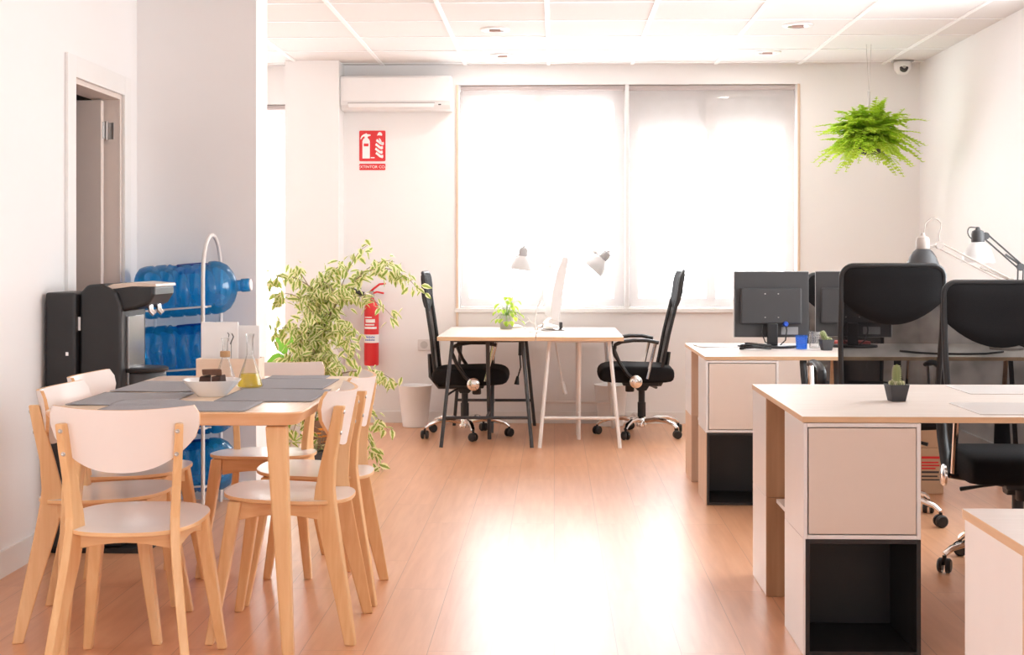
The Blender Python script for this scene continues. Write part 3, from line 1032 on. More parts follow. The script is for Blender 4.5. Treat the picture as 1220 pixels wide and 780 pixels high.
# ------------------------------------------------------------------ office chairs
def make_office_chair(label, group, loc, rz, lift=0.0, flip=False, spin=0.0, lean=0.0):
    t = thing('office_chair', label, 'chair', loc, rz, group)
    S = lift
    # star base and casters
    b = MB()
    b.lathe([(0.028, 0.055), (0.04, 0.06), (0.042, 0.11), (0.03, 0.125)], 20)
    cas = []
    for k in range(5):
        a = radians(spin) + k * 2 * pi / 5
        d = Vector((cos(a), sin(a), 0))
        pts = [d * 0.03 + Vector((0, 0, 0.098)), d * 0.12 + Vector((0, 0, 0.115)), d * 0.2 + Vector((0, 0, 0.112)), d * 0.27 + Vector((0, 0, 0.092)), d * 0.3 + Vector((0, 0, 0.07))]
        b.tube(pts, [0.018, 0.017, 0.015, 0.013, 0.011], 8, flat=1.15)
        cas.append((d * 0.3, a))
    b.build('star_base', CHROME, t, smooth=True)
    for p, a in cas:
        c_ = MB()
        off = a + 0.9
        w_ = Vector((-sin(off), cos(off), 0))
        for q in (-1, 1):
            M = Matrix.Translation(p + w_ * (0.007 * q) + Vector((0, 0, 0.0285))) @ Matrix.Rotation(off, 4, 'Z') @ Matrix.Rotation(radians(-90 * q), 4, 'X')
            c_.lathe([(0.010, 0.0), (0.028, 0.0), (0.028, 0.012), (0.022, 0.018), (0.005, 0.019)], 18, M=M)
        c_.tube([p + Vector((0, 0, 0.03)), p + Vector((0, 0, 0.066))], 0.008, 8)
        c_.build('caster', BLACKP, t, smooth=True)
    g_ = MB()
    g_.lathe([(0.028, 0.12), (0.028, 0.22), (0.022, 0.225), (0.022, 0.33 + S)], 18)
    g_.build('gas_lift', BLACKP, t, smooth=True)
    m_ = MB()
    m_.box((-0.075, -0.11, 0.325 + S), (0.075, 0.13, 0.352 + S))
    m_.prism([(-0.05, 0.325), (0.06, 0.325), (0.03, 0.29), (-0.03, 0.29)], -0.05, 0.05, 'x', M=Matrix.Translation((0, 0, S)))
    m_.build('mechanism', BLACKP, t, bevel=0.006)
    M = Matrix.Translation((0, 0.08, 0.325 + S))
    MB().lathe([(0.026, -0.045), (0.03, -0.04), (0.03, 0.0), (0.012, 0.001)], 16, M=M).build('tension_knob', BLACKP, t, smooth=True)
    MB().tube([(0.04, -0.04, 0.325 + S), (0.13, -0.08, 0.305 + S), (0.19, -0.11, 0.29 + S)], [0.006, 0.006, 0.009], 8, flat=1.4).build('lever', BLACKP, t, smooth=True)
    # seat: cushion with a waterfall front
    s_ = MB()
    prof = [(-0.205, 0.37), (-0.21, 0.42), (-0.20, 0.455), (-0.14, 0.468), (0.0, 0.468), (0.16, 0.475), (0.25, 0.470), (0.292, 0.445), (0.30, 0.405), (0.29, 0.37), (0.25, 0.355), (0.0, 0.354), (-0.17, 0.356)]
    rings = []
    for x, k in ((-0.245, 0.78), (-0.232, 0.93), (-0.20, 1.0), (0.0, 1.02), (0.20, 1.0), (0.232, 0.93), (0.245, 0.78)):
        rings.append([(x, 0.045 + (y - 0.045) * (0.5 + 0.5 * k), 0.412 + (z - 0.412) * k + S) for y, z in prof])
    s_.loft(rings)
    fix_normals(s_.build('seat', BLACKF, t, smooth=True, sub=1))
    # backrest
    pr = [(y_ + lean * (1.095 - z_), z_) for y_, z_ in [(-0.185, 0.385), (-0.20, 0.47), (-0.210, 0.56), (-0.222, 0.68), (-0.240, 0.80), (-0.252, 0.88), (-0.262, 0.95), (-0.262, 1.01), (-0.268, 1.06), (-0.276, 1.095)]]

    def yz(z):
        for (y0, z0), (y1, z1) in zip(pr, pr[1:]):
            if z <= z1:
                f = (z - z0) / (z1 - z0)
                return y0 + (y1 - y0) * f
        return pr[-1][0]

    def hw(z):
        w0 = 0.205 + 0.018 * min(1, (z - 0.385) / 0.4)
        if z > 1.045:
            q = (z - 1.045) / 0.05
            w0 -= 0.05 * (1 - sqrt(max(0, 1 - q * q)))
        return w0

    def bend(x):
        return 0.30 * x * x

    bk = MB()
    zs = [0.385 + 0.66 * i / 18 for i in range(19)]
    left = [(-hw(z), yz(z) + bend(hw(z)), z + S) for z in zs]
    top = []
    for i in range(9):
        a = pi * 0.5 * i / 8
        x = -(0.173 + 0.05 * cos(a))
        z = 1.045 + 0.05 * sin(a)
        top.append((x, yz(z) + bend(x), z + S))
    bar = [(-0.173 + 0.346 * i / 8, yz(1.095) + bend(-0.173 + 0.346 * i / 8), 1.095 + S) for i in range(1, 8)]
    path = left + top[1:] + bar + [(-x, y, z) for x, y, z in reversed(top)] + [(-x, y, z) for x, y, z in reversed(left[:-1])]
    low = [(hw(0.385) - 2 * hw(0.385) * i / 8, yz(0.385) + bend(hw(0.385) - 2 * hw(0.385) * i / 8), 0.385 + S) for i in range(1, 8)]
    bk.tube(path + low, 0.0125, 8, closed=True)
    frame = bk.build('back_frame', BLACKP, t, smooth=True)
    MB().grid(lambda u, v: ((2 * u - 1) * hw(0.39 + 0.56 * v), yz(0.39 + 0.56 * v) + bend((2 * u - 1) * hw(0.39 + 0.56 * v)), 0.39 + 0.56 * v + S), 12, 20).build('back_mesh', NETM, t, smooth=True)
    # padded headrest with a curved lower hem
    hd = MB()
    nu, nv = 16, 10

    def hp(u, v, side):
        x = 2 * u - 1
        zl = 0.835 + 0.105 * abs(x) ** 2.0
        z = zl + (1.094 - zl) * v
        xx = x * (hw(z) - 0.002)
        e = (1 - abs(x) ** 6) * (1 - abs(2 * v - 1) ** 6)
        return (xx, yz(z) + bend(xx) + side * (0.006 + 0.017 * e), z + S)
    hd.grid(lambda u, v: hp(u, v, -1), nu, nv)
    hd.grid(lambda u, v: hp(u, v, 1), nu, nv)
    n1 = (nu + 1) * (nv + 1)
    edge = [i for i in range(nu + 1)] + [(j + 1) * (nu + 1) - 1 for j in range(1, nv + 1)] + [nv * (nu + 1) + i for i in range(nu - 1, -1, -1)] + [j * (nu + 1) for j in range(nv - 1, 0, -1)]
    for i in range(len(edge)):
        p, q = edge[i], edge[(i + 1) % len(edge)]
        hd.f.append((p, q, q + n1, p + n1))
        hd.m.append(0)
    fix_normals(hd.build('headrest', BLACKF, t, smooth=True))
    # bracket joining back to mechanism
    MB().tube([(0, -0.06, 0.335 + S), (0, -0.17 + lean * 0.5, 0.335 + S), (0, -0.225 + lean * 0.68, 0.40 + S), (0, -0.235 + lean * 0.54, 0.55 + S)], [0.022, 0.022, 0.02, 0.016], 8, flat=1.8).build('back_bracket', BLACKP, t, smooth=True)
    # armrests
    fy_ = (lambda y: 0.13 - y) if flip else (lambda y: y)
    for q in (-1, 1):
        X = 0.275 * q
        raw = [(0.075, 0.372), (0.02, 0.42), (-0.035, 0.50), (-0.066, 0.575), (-0.06, 0.612), (-0.02, 0.632), (0.06, 0.642), (0.15, 0.642), (0.225, 0.626)]
        pts = []
        for i in range(len(raw) - 1):
            for k in range(3):
                f = k / 3
                pts.append((X, fy_(raw[i][0] + (raw[i + 1][0] - raw[i][0]) * f), raw[i][1] + (raw[i + 1][1] - raw[i][1]) * f + S))
        pts.append((X, fy_(raw[-1][0]), raw[-1][1] + S))
        ar = MB().tube(pts, 0.0125, 8, flat=1.7).build('armrest', BLACKP, t, smooth=True)
        MB().tube([(X, fy_(0.205), 0.628 + S), (X, fy_(0.15), 0.39 + S)], 0.011, 8).build('strut', CHROME, ar, smooth=True)
        M = Matrix.Translation((X + 0.014 * q, fy_(0.075), 0.372 + S)) @ Matrix.Rotation(radians(90 * q), 4, 'Y')
        MB().lathe([(0.042, 0.0), (0.042, 0.008), (0.034, 0.016), (0.005, 0.02)], 22, M=M).build('hub_cap', CHROME, ar, smooth=True)
        MB().tube([(X, fy_(0.075), 0.372 + S), (0.07 * q, fy_(0.075), 0.34 + S)], 0.012, 8).build('arm_bar', BLACKP, ar, smooth=True)
    return t


OG = 'black high-backed office chairs'
make_office_chair('black office chair with its back to the red extinguisher, at the black-legged table', OG, (-0.60, 9.53, 0), -90, 0, False, 14)
make_office_chair('black office chair facing left at the white-legged table under the window', OG, (0.59, 9.62, 0), 90, 0.012, True, 84, 0.10)
make_office_chair('black office chair seen from behind, covering part of the second monitor', OG, (1.49, 6.56, 0), 0, 0.065, False, 30)
make_office_chair('black office chair at the right edge, just behind the near desk with the upright cactus', OG, (1.775, 5.50, 0), 177, 0.0, False, 14)
make_office_chair('black office chair half hidden behind the second monitor on the far desk', OG, (1.74, 8.35, 0), 180, 0.0, False, 40)


# ------------------------------------------------------------------ trestle tables by the window
def trestle_table(x0, x1, leg_m, label, rear):
    xc = (x0 + x1) / 2
    t = thing('trestle_table', label, 'table', (xc, 9.5, 0), 0, 'trestle tables under the window')
    w = (x1 - x0) / 2
    Z = 0.70
    b = MB()
    b.box((-w, -0.60, Z - 0.026), (w, 0.66, Z))
    o = b.build('tabletop', [OAKTOP, OAKEDGE], t, bevel=0.002)
    for p in o.data.polygons:
        if abs(p.normal.z) < 0.5:
            p.material_index = 1
    for s_, yo in ((-1, -0.56), (1, rear)):
        sg = -s_
        for q in (-1, 1):
            MB().tube([(q * (w - 0.022), yo, 0.0), (q * (w - 0.085), yo + sg * 0.12, Z - 0.028)], 0.012, 8).build('leg', leg_m, t, smooth=True)
        MB().tube([(0, yo + sg * 0.42, 0.0), (0, yo + sg * 0.16, Z - 0.028)], 0.013, 8).build('leg', leg_m, t, smooth=True)
        zc = 0.185
        k = zc / (Z - 0.028)
        xl = w - 0.022 - 0.063 * k
        cb = MB()
        cb.tube([(-xl, yo + sg * 0.12 * k, zc), (xl, yo + sg * 0.12 * k, zc)], 0.010, 8)
        cb.tube([(0, yo + sg * 0.12 * k, zc), (0, yo + sg * (0.42 - 0.26 * k), zc)], 0.010, 8)
        cb.build('crossbar', leg_m, t, smooth=True)
        cb = MB()
        cb.tube([(-w + 0.07, yo + sg * 0.13, Z - 0.036), (w - 0.07, yo + sg * 0.13, Z - 0.036)], 0.008, 8)
        cb.build('top_rail', leg_m, t, smooth=True)
    return t


BLK = plain('black_steel', (0.045, 0.045, 0.05), 0.45, var=0.1)
WST = plain('white_steel', (0.84, 0.80, 0.77), 0.4, var=0.02)
trestle_table(-0.735, -0.118, BLK, 'pale wood table on black trestle legs, left of the pair at the window', 0.62)
trestle_table(-0.114, 0.435, WST, 'pale wood table on white trestle legs, right of the pair at the window', 0.49)

TZ = 0.7005
# small plant on the table
t = thing('potted_plant', 'small light green plant in a pale pot on the black-legged table', 'plant', (-0.335, 9.90, TZ))
MB().lathe([(0.038, 0.0), (0.042, 0.004), (0.049, 0.085), (0.05, 0.095), (0.044, 0.095), (0.043, 0.086), (0.001, 0.085)], 24, cap1=False).build('pot', plain('grey_pot', (0.62, 0.60, 0.57), 0.6), t, smooth=True)
lv, sm = MB(), MB()
rnd = random.Random(5)
for i in range(30):
    a = rnd.uniform(0, 2 * pi)
    r = rnd.uniform(0.02, 0.10)
    z = rnd.uniform(0.09, 0.24) - r * 0.4
    p = Vector((r * cos(a) + 0.01, r * sin(a), z))
    sm.tube([(0, 0, 0.08), p * 0.6 + Vector((0, 0, 0.06)), p], 0.0016, 4)
    lv.leaf(p, (cos(a), sin(a), -0.5), (0, 0, 1), rnd.uniform(0.04, 0.06), 0.042, 0, 0.2, 0.3)
sm.build('stems', plain('green_stem', (0.25, 0.42, 0.1), 0.6), t)
lv.build('leaves', IVYM, t, uv=True)


def lamp_head(t, M, shade_m, socket_m, R=0.085):
    MB().lathe([(0.030, 0.0), (0.034, 0.002), (0.050, -0.012), (0.067, -0.038), (0.079, -0.070), (R, -0.102), (R + 0.002, -0.106), (R - 0.003, -0.104), (0.076, -0.070), (0.064, -0.040), (0.047, -0.016), (0.02, -0.004)], 26, M=M, cap0=False).build('lamp_shade', shade_m, t, smooth=True)
    MB().lathe([(0.033, 0.002), (0.035, 0.006), (0.035, 0.045), (0.030, 0.062), (0.014, 0.07), (0.008, 0.085)], 18, M=M).build('socket', socket_m, t, smooth=True)
    MB().lathe([(0.015, -0.005), (0.03, -0.045), (0.024, -0.07), (0.003, -0.082)], 16, M=M).build('bulb', FROST, t, smooth=True)


# lamp behind the small plant: base, post, shade
t = thing('desk_lamp', 'white desk lamp with an upright post behind the small potted plant', 'lamp', (-0.295, 10.085, TZ), 0, 'desk lamps')
MB().lathe([(0.07, 0.0), (0.072, 0.01), (0.05, 0.018), (0.012, 0.024)], 24).build('base', WST, t, smooth=True)
MB().tube([(0.0, 0, 0.02), (0.0, 0, 0.47), (0.01, 0, 0.50), (0.05, 0, 0.515)], 0.005, 8).build('post', plain('lamp_grey', (0.62, 0.58, 0.57), 0.4), t, smooth=True)
lamp_head(t, Matrix.Translation((0.072, 0, 0.505)) @ Matrix.Rotation(radians(8), 4, 'Y') @ Matrix.Scale(0.92, 4), FROST, plain('socket_grey', (0.42, 0.40, 0.40), 0.5), 0.088)

# lamp on the right table, jointed arm
t = thing('desk_lamp', 'white jointed desk lamp leaning right behind the white monitor', 'lamp', (-0.045, 10.08, TZ), 0, 'desk lamps')
MB().lathe([(0.075, 0.0), (0.077, 0.012), (0.05, 0.02), (0.012, 0.03)], 24).build('base', WST, t, smooth=True)
ar = MB()
for q in (-0.012, 0.012):
    ar.tube([(0, q, 0.03), (0.02 + q, 0, 0.45)], 0.005, 6)
    ar.tube([(0.01, 0, 0.435 + q), (0.335, 0, 0.535 + q)], 0.0045, 6)
ar.ball((0.02, 0, 0.44), 0.016, 10)
ar.ball((0.335, 0, 0.535), 0.016, 10)
ar.tube([(0.335, 0, 0.535), (0.39, 0, 0.49)], 0.006, 6)
ar.build('arm', WST, t, smooth=True)
lamp_head(t, Matrix.Translation((0.385, 0, 0.485)) @ Matrix.Rotation(radians(42), 4, 'Y') @ Matrix.Scale(0.95, 4), plain('shade_grey', (0.60, 0.58, 0.57), 0.35), plain('socket_grey', (0.42, 0.40, 0.40), 0.5), 0.085)

# white monitor seen from its edge
t = thing('computer_monitor', 'white monitor seen edge-on standing on the white-legged table', 'monitor', (-0.02, 9.72, TZ), 5, 'monitors')
M = Matrix.Rotation(radians(9), 4, 'Y')
pr = [(-0.012, 0.075), (-0.038, 0.09), (-0.055, 0.25), (-0.045, 0.40), (-0.022, 0.50), (-0.006, 0.508), (0.016, 0.50), (0.016, 0.075)]
MB().prism(pr, -0.25, 0.25, 'y', M=M).build('housing', plain('monitor_white', (0.82, 0.79, 0.78), 0.35), t, bevel=0.004)
MB().box((0.0161, -0.235, 0.09), (0.0175, 0.235, 0.49), M=M).build('screen', BLACKP, t)
b = MB()
b.tube([(0.0, 0, 0.09), (-0.05, 0, 0.05), (-0.07, 0, 0.012), (0.09, 0, 0.007)], 0.008, 8, flat=6)
b.build('stand', CHROME, t, smooth=True)
rbox((0.055, -0.02, 0.011), (0.075, 0.02, 0.055), 'cable_clip', GREYP, t, 0.003)

# twig ornament
t = thing('twig_ornament', 'white twig-shaped stand left of the edge-on monitor', 'ornament', (-0.125, 9.45, TZ))
b = MB()
b.lathe([(0.045, 0.0), (0.045, 0.006), (0.006, 0.012)], 20)
b.tube([(0, 0, 0.008), (-0.004, 0, 0.08), (0.008, 0, 0.15), (0.035, 0, 0.21), (0.05, 0, 0.275)], [0.006, 0.0055, 0.005, 0.004, 0.003], 7)
b.tube([(0.006, 0, 0.14), (0.04, 0.01, 0.165), (0.055, 0.01, 0.205)], [0.005, 0.004, 0.003], 6)
b.tube([(0.035, 0.008, 0.162), (0.06, 0.01, 0.16)], 0.003, 6)
b.tube([(-0.003, 0, 0.055), (-0.04, -0.01, 0.075), (-0.07, -0.01, 0.06)], [0.005, 0.004, 0.003], 6)
b.tube([(-0.035, -0.01, 0.073), (-0.055, -0.01, 0.10)], 0.003, 6)
b.tube([(-0.002, 0, 0.03), (-0.05, 0.01, 0.035), (-0.075, 0.01, 0.02)], 0.0035, 6)
b.build('branches', WST, t, smooth=True)

# cables under the tables
o = MB().tube(bez(Vector((0.0, 9.55, 0.672)), Vector((0.03, 9.55, 0.5)), Vector((0.055, 9.56, 0.36)), 10), 0.006, 6)
o.tube([(0.055, 9.56, 0.36), (0.075, 9.56, 0.28)], 0.014, 8)
tag(at(o.build('power_cable', WST, None, smooth=True), (0, 0, 0)), 'white cable with a plug hanging under the white-legged table', 'cable')
o = MB().tube([(-0.225, 9.55, 0.672), (-0.23, 9.55, 0.54)], 0.012, 8)
o.tube([(-0.23, 9.55, 0.54), (-0.225, 9.55, 0.46), (-0.245, 9.55, 0.39)], 0.005, 6)
o.tube([(-0.245, 9.55, 0.40), (-0.252, 9.55, 0.345)], [0.008, 0.018], 8)
tag(o.build('power_cable', BLACKP, None, smooth=True), 'black cable with a plug hanging under the black-legged table', 'cable')


# ------------------------------------------------------------------ office desks with storage cubes
def cube_door(loc, label, w=0.35, d=0.35):
    t = thing('storage_cube', label, 'cabinet', loc, 0, 'white storage cubes')
    b = MB()
    th = 0.012
    x0, x1, h = 0, w, 0.348
    b.box((x0, 0, 0), (x0 + th, d, h))
    b.box((x1 - th, 0, 0), (x1, d, h))
    b.box((x0 + th, 0, 0), (x1 - th, d, th))
    b.box((x0 + th, 0, h - th), (x1 - th, d, h))
    b.box((x0 + th, d - 0.01, th), (x1 - th, d, h - th))
    b.build('carcass', [WHITE], t, bevel=0.0015)
    rbox((x0 + th + 0.004, 0.001, th + 0.0035), (x1 - th - 0.002, 0.017, h - th - 0.003), 'door', SHADEW, t, 0.0015)
    return t


def cube_open(loc, label, side_m, side_w=0.006):
    t = thing('storage_cube', label, 'cabinet', loc, 0, 'black open storage cubes')
    b = MB()
    w, d, h, th = 0.35, 0.35, 0.349, 0.013
    b.box((side_w, 0, 0), (side_w + th, d, h))
    b.box((w - th, 0, 0), (w, d, h))
    b.box((side_w + th, 0, 0), (w - th, d, th))
    b.box((side_w + th, 0, h - th), (w - th, d, h))
    b.box((side_w + th, d - 0.012, th), (w - th, d, h - th))
    b.build('carcass', BLACKB, t, bevel=0.0015)
    rbox((0, 0.0005, 0), (side_w - 0.0002, d, h), 'side_panel', side_m, t, 0)
    return t


def cube_rear(loc, label, front_m, side_m, h=0.349):
    t = thing('storage_cube', label, 'cabinet', loc, 0, 'rear storage cubes')
    w, d = 0.35, 0.345
    b = MB()
    b.box((0, 0.014, 0), (w, d, h))
    b.build('carcass', side_m, t, bevel=0.0015)
    rbox((0.0, 0, 0), (w, 0.0135, h), 'front_panel', front_m, t, 0.001)
    return t


def desk(x0, x1, y0, y1, label, trestle_x=None):
    t = thing('office_desk', label, 'desk', (x0, y0, 0), 0, 'office desks')
    z0, z1 = 0.7005, 0.719
    o = MB().box((0, 0, z0), (x1 - x0, y1 - y0, z1)).build('desktop', [OAKTOP, OAKEDGE], t, bevel=0.0015)
    for p in o.data.polygons:
        if abs(p.normal.z) < 0.5:
            p.material_index = 1
    rbox((0.035, 0.356, 0.335), (0.33, y1 - y0 - 0.364, 0.349), 'shelf', WHITE, t, 0.001)
    for tx in (trestle_x or []):
        for ya in (0.26, y1 - y0 - 0.2):
            for q in (-1, 1):
                MB().tube([(tx - x0, ya + q * 0.16, 0.0), (tx - x0, ya + q * 0.03, z0 - 0.001)], 0.013, 8).build('leg', OAKEDGE if q > 0 else BLK, t, smooth=True)
    return t


# near desk
AX, AY0, AY1 = 0.745, 4.29, 5.385
desk(AX, 2.56, AY0, AY1, 'pale oak desk holding the small cactus, in the right foreground', [2.45])
cube_door((AX + 0.003, AY0 + 0.002, 0.351), 'white storage cube with a white door coloured as in shade under the near corner of the cactus desk')
cube_open((AX + 0.003, AY0 + 0.002, 0.001), 'open black storage cube on the floor below the nearest shade-coloured white door', WHITE)
cube_rear((AX + 0.003, AY1 - 0.348, 0.351), 'white storage cube with an oak front, upper at the rear of the cactus desk', OAK, WHITE)
cube_rear((AX + 0.003, AY1 - 0.348, 0.001), 'oak-fronted storage cube on the floor at the rear of the cactus desk', OAK, WHITE)
# far desk
BX, BY0, BY1 = 0.728, 6.89, 7.95
desk(BX, 2.56, BY0, BY1, 'pale oak desk carrying the black monitors, further back on the right', [1.40, 2.45])
cube_door((BX + 0.003, BY0 + 0.002, 0.351), 'white storage cube with a white door coloured as in shade under the corner of the monitor desk')
cube_open((BX + 0.003, BY0 + 0.002, 0.001), 'open black storage cube on the floor below the monitor desk', OAKL)
cube_rear((BX + 0.003, BY1 - 0.348, 0.351), 'white storage cube with an oak front, upper at the rear of the monitor desk', OAKL, WHITE)
cube_rear((BX + 0.003, BY1 - 0.348, 0.001), 'oak storage cube on the floor at the rear of the monitor desk', OAKL, OAKL)
o = MB().tube([(0.80, 7.33, 0.22), (0.765, 7.33, 0.19), (0.75, 7.33, 0.12), (0.76, 7.33, 0.05), (0.80, 7.33, 0.012), (0.90, 7.4, 0.01)], 0.008, 8)
tag(o.build('power_cable', BLACKP, None, smooth=True), 'black cable looping between the storage cubes of the monitor desk', 'cable')
# nearest desk, cut by the frame
CX, CY1 = 0.775, 2.727
desk(CX, 2.56, 1.55, CY1, 'nearest pale oak desk, cut off by the lower right corner', [2.45])
cube_rear((CX + 0.003, CY1 - 0.352, 0.351), 'white storage cube, upper of the two under the desk in the lower right corner', OAKL, WHITE)
cube_rear((CX + 0.003, CY1 - 0.352, 0.001), 'white storage cube, lower of the two under the desk in the lower right corner', OAKL, WHITE)

DZT = 0.7195


def cactus(loc, label, kind):
    t = thing('potted_cactus', label, 'cactus', loc, 0, 'small cacti on the desks')
    MB().lathe([(0.023, 0.0), (0.024, 0.002), (0.0335, 0.052), (0.0345, 0.056), (0.031, 0.056), (0.03, 0.05), (0.001, 0.049)], 32, sq=0.85, cap1=False, M=Matrix.Rotation(radians(8), 4, 'Z')).build('pot', DGREY, t, bevel=0.0008)
    MB().lathe([(0.001, 0.050), (0.0298, 0.050)], 16, cap0=False, cap1=False).build('soil', SOIL, t)
    b, s_ = MB(), MB()

    def column(base, top, r):
        base, top = Vector(base), Vector(top)
        ax = (top - base)
        n = 12
        rings = []
        for i in range(n + 1):
            f = i / n
            rr = r * (0.85 + 0.15 * sin(pi * f)) * (sqrt(max(0.02, 1 - max(0, (f - 0.7) / 0.3) ** 2)))
            u = ax.normalized().orthogonal().normalized()
            w = ax.normalized().cross(u)
            rings.append([base + ax * f + (u * cos(2 * pi * j / 24) + w * sin(2 * pi * j / 24)) * rr * (1 + 0.09 * (1 if j % 2 else -1)) for j in range(24)])
            if 0 < i < n:
                for j in range(0, 24, 2):
                    jj = j + 1
                    p = rings[-1][jj % 24]
                    d = (p - (base + ax * f)).normalized()
                    s_.tube([p, p + d * 0.0035 + Vector((0, 0, 0.002))], [0.0009, 0.0003], 3)
        b.loft(rings)
    if kind == 0:
        column((0, 0, 0.046), (0.001, 0, 0.122), 0.0125)
        for x, y, h in ((-0.017, -0.004, 0.068), (0.018, 0.0, 0.068), (0.004, -0.017, 0.066), (-0.004, 0.016, 0.07), (-0.014, 0.012, 0.067), (0.014, -0.013, 0.066)):
            column((x * 0.7, y * 0.7, 0.044), (x, y, h), 0.0085)
    else:
        column((0, 0, 0.044), (-0.026, 0, 0.10), 0.013)
        column((0.01, 0, 0.044), (0.018, 0, 0.066), 0.012)
    b.build('stem', GREEN_CACT, t, smooth=True)
    s_.build('spines', SPINE, t)
    return t


cactus((1.137, 4.76, DZT), 'small upright cactus in a dark pot on the near desk', 0)
cactus((1.40, 7.36, DZT), 'small leaning cactus in a dark pot between the monitors', 1)

# clear pads on the near desk
PADM = plain('clear_pad', (0.86, 0.80, 0.765), 0.25, var=0.01)
for (x0, x1, y0, y1), lb in (((1.45, 2.15, 5.0, 5.33), 'whitish desk pad at the far side of the cactus desk'), ((1.29, 2.0, 4.345, 4.70), 'whitish desk pad at the near side of the cactus desk')):
    o = MB().prism(rrect(x1 - x0, y1 - y0, 0.01), 0.0, 0.0022).build('desk_pad', PADM, None, bevel=0.0006)
    at(o, ((x0 + x1) / 2, (y0 + y1) / 2, DZT))
    tag(o, lb, 'desk pad', 'desk pads')


# monitors from behind
def monitor(loc, rz, label):
    t = thing('computer_monitor', label, 'monitor', loc, rz, 'monitors')
    W_, z0, z1 = 0.20, 0.052, 0.405
    MB().box((-W_, 0.004, z0), (W_, 0.022, z1)).build('bezel', plain('monitor_edge', (0.50, 0.49, 0.49), 0.4), t, bevel=0.004)
    MB().box((-W_ + 0.003, -0.010, z0 + 0.003), (W_ - 0.003, 0.004, z1 - 0.003)).build('back_cover', GREYP, t, bevel=0.004)
    MB().box((-W_ + 0.012, 0.0221, z0 + 0.012), (W_ - 0.012, 0.0228, z1 - 0.012)).build('screen', BLACKP, t)
    b = MB()
    b.prism([(-0.168, 0.125), (0.155, 0.125), (0.155, 0.315), (-0.168, 0.315)], -0.034, -0.0102, 'y')
    b.build('rear_housing', GREYP, t, bevel=0.008)
    s_ = MB()
    for x in (-0.04, 0.03):
        for z in (0.16, 0.285):
            s_.ball((x, -0.0345, z), 0.004, 8)
    s_.build('screw', STEEL, t)
    rbox((0.05, -0.0112, 0.068), (0.14, -0.0101, 0.108), 'type_plate', plain('plate_grey', (0.30, 0.29, 0.29), 0.5), t, 0)
    b = MB()
    b.box((-0.032, -0.055, 0.012), (0.024, -0.034, 0.13))
    b.build('stand', BLACKP, t, bevel=0.005)
    MB().prism([(0.125 * cos(a * pi / 16) * (1 if True else 1), 0.095 * sin(a * pi / 16) - 0.03) for a in range(32)], 0.0, 0.013).build('base', BLACKP, t, bevel=0.004)
    b = MB()
    b.tube([(0.07, -0.02, 0.13), (0.075, -0.035, 0.09), (0.06, -0.07, 0.04), (0.03, -0.09, 0.018)], 0.0035, 6)
    b.tube([(-0.05, -0.02, 0.13), (-0.06, -0.04, 0.08), (-0.045, -0.07, 0.03), (-0.02, -0.09, 0.018)], 0.0035, 6)
    b.build('cable', BLACKP, t, smooth=True)
    return t


m1 = monitor((1.155, 7.60, DZT), 2, 'black monitor seen from behind beside the blue glass')
M = Matrix.Translation((0.068, -0.024, 0.125)) @ Matrix.Rotation(radians(90), 4, 'X')
MB().lathe([(0.014, 0.0), (0.014, 0.022), (0.009, 0.03)], 14, M=M).build('plug', BLUEP, m1, smooth=True)
monitor((1.60, 7.66, DZT), -10, 'black monitor seen from behind, partly covered by an office chair')

o = MB()
pts = []
for i in range(66):
    a = i * 0.52
    r = 0.055 + 0.014 * sin(i * 1.7)
    pts.append((r * 1.25 * cos(a), r * 0.55 * sin(a), 0.006 + 0.022 * (i / 66) + 0.004 * sin(i * 0.9)))
o.tube(pts, 0.0048, 6)
o = o.build('cable_coil', BLACKP, None, smooth=True)
at(o, (1.035, 7.40, DZT))
tag(o, 'black cable coiled in front of the left black monitor', 'cable')

# blue glass, white sheets, clear tumbler
o = MB().lathe([(0.024, 0.0), (0.027, 0.001), (0.030, 0.072), (0.0285, 0.072), (0.0255, 0.006), (0.001, 0.006)], 28, sq=0.5, cap1=False).build('drinking_glass', BLUEG, None, smooth=True)
at(o, (1.288, 7.45, DZT), 5)
tag(o, 'blue square tumbler in front of the left black monitor', 'glass')
o = MB().lathe([(0.024, 0.0), (0.028, 0.001), (0.034, 0.085), (0.0325, 0.085), (0.0265, 0.006), (0.001, 0.006)], 28, cap1=False).build('drinking_glass', GLASS, None, smooth=True)
at(o, (1.375, 7.56, DZT))
tag(o, 'clear tumbler behind the leaning cactus on the far desk', 'glass')
o = MB()
for k in range(4):
    o.box((-0.115, -0.105, 0.002 * k), (0.115, 0.105, 0.002 * k + 0.0018), M=Matrix.Rotation(radians(3 * k - 3), 4, 'Z'))
at(o.build('paper_stack', PAPER, None), (0.878, 7.66, DZT), 4)
tag(bpy.data.objects['paper_stack'], 'white papers lying left of the black monitors', 'paper')
o = MB().prism(rrect(0.20, 0.14, 0.006), 0.0, 0.02).build('notebook', plain('red_cover', (0.45, 0.07, 0.06), 0.5), None, bevel=0.002)
at(o, (1.62, 7.86, DZT), 3)
tag(o, 'red notebook behind the leaning cactus, under the second monitor', 'book')
o = MB().tube([(1.75, 7.25, DZT + 0.005), (1.80, 7.12, DZT + 0.005), (1.88, 7.04, DZT + 0.005), (2.02, 7.02, DZT + 0.005), (2.12, 7.05, DZT + 0.005), (2.25, 7.2, DZT + 0.005)], 0.005, 6)
tag(o.build('power_cable', BLACKP, None, smooth=True), 'black cable lying on the far desk behind the mesh chair back', 'cable')


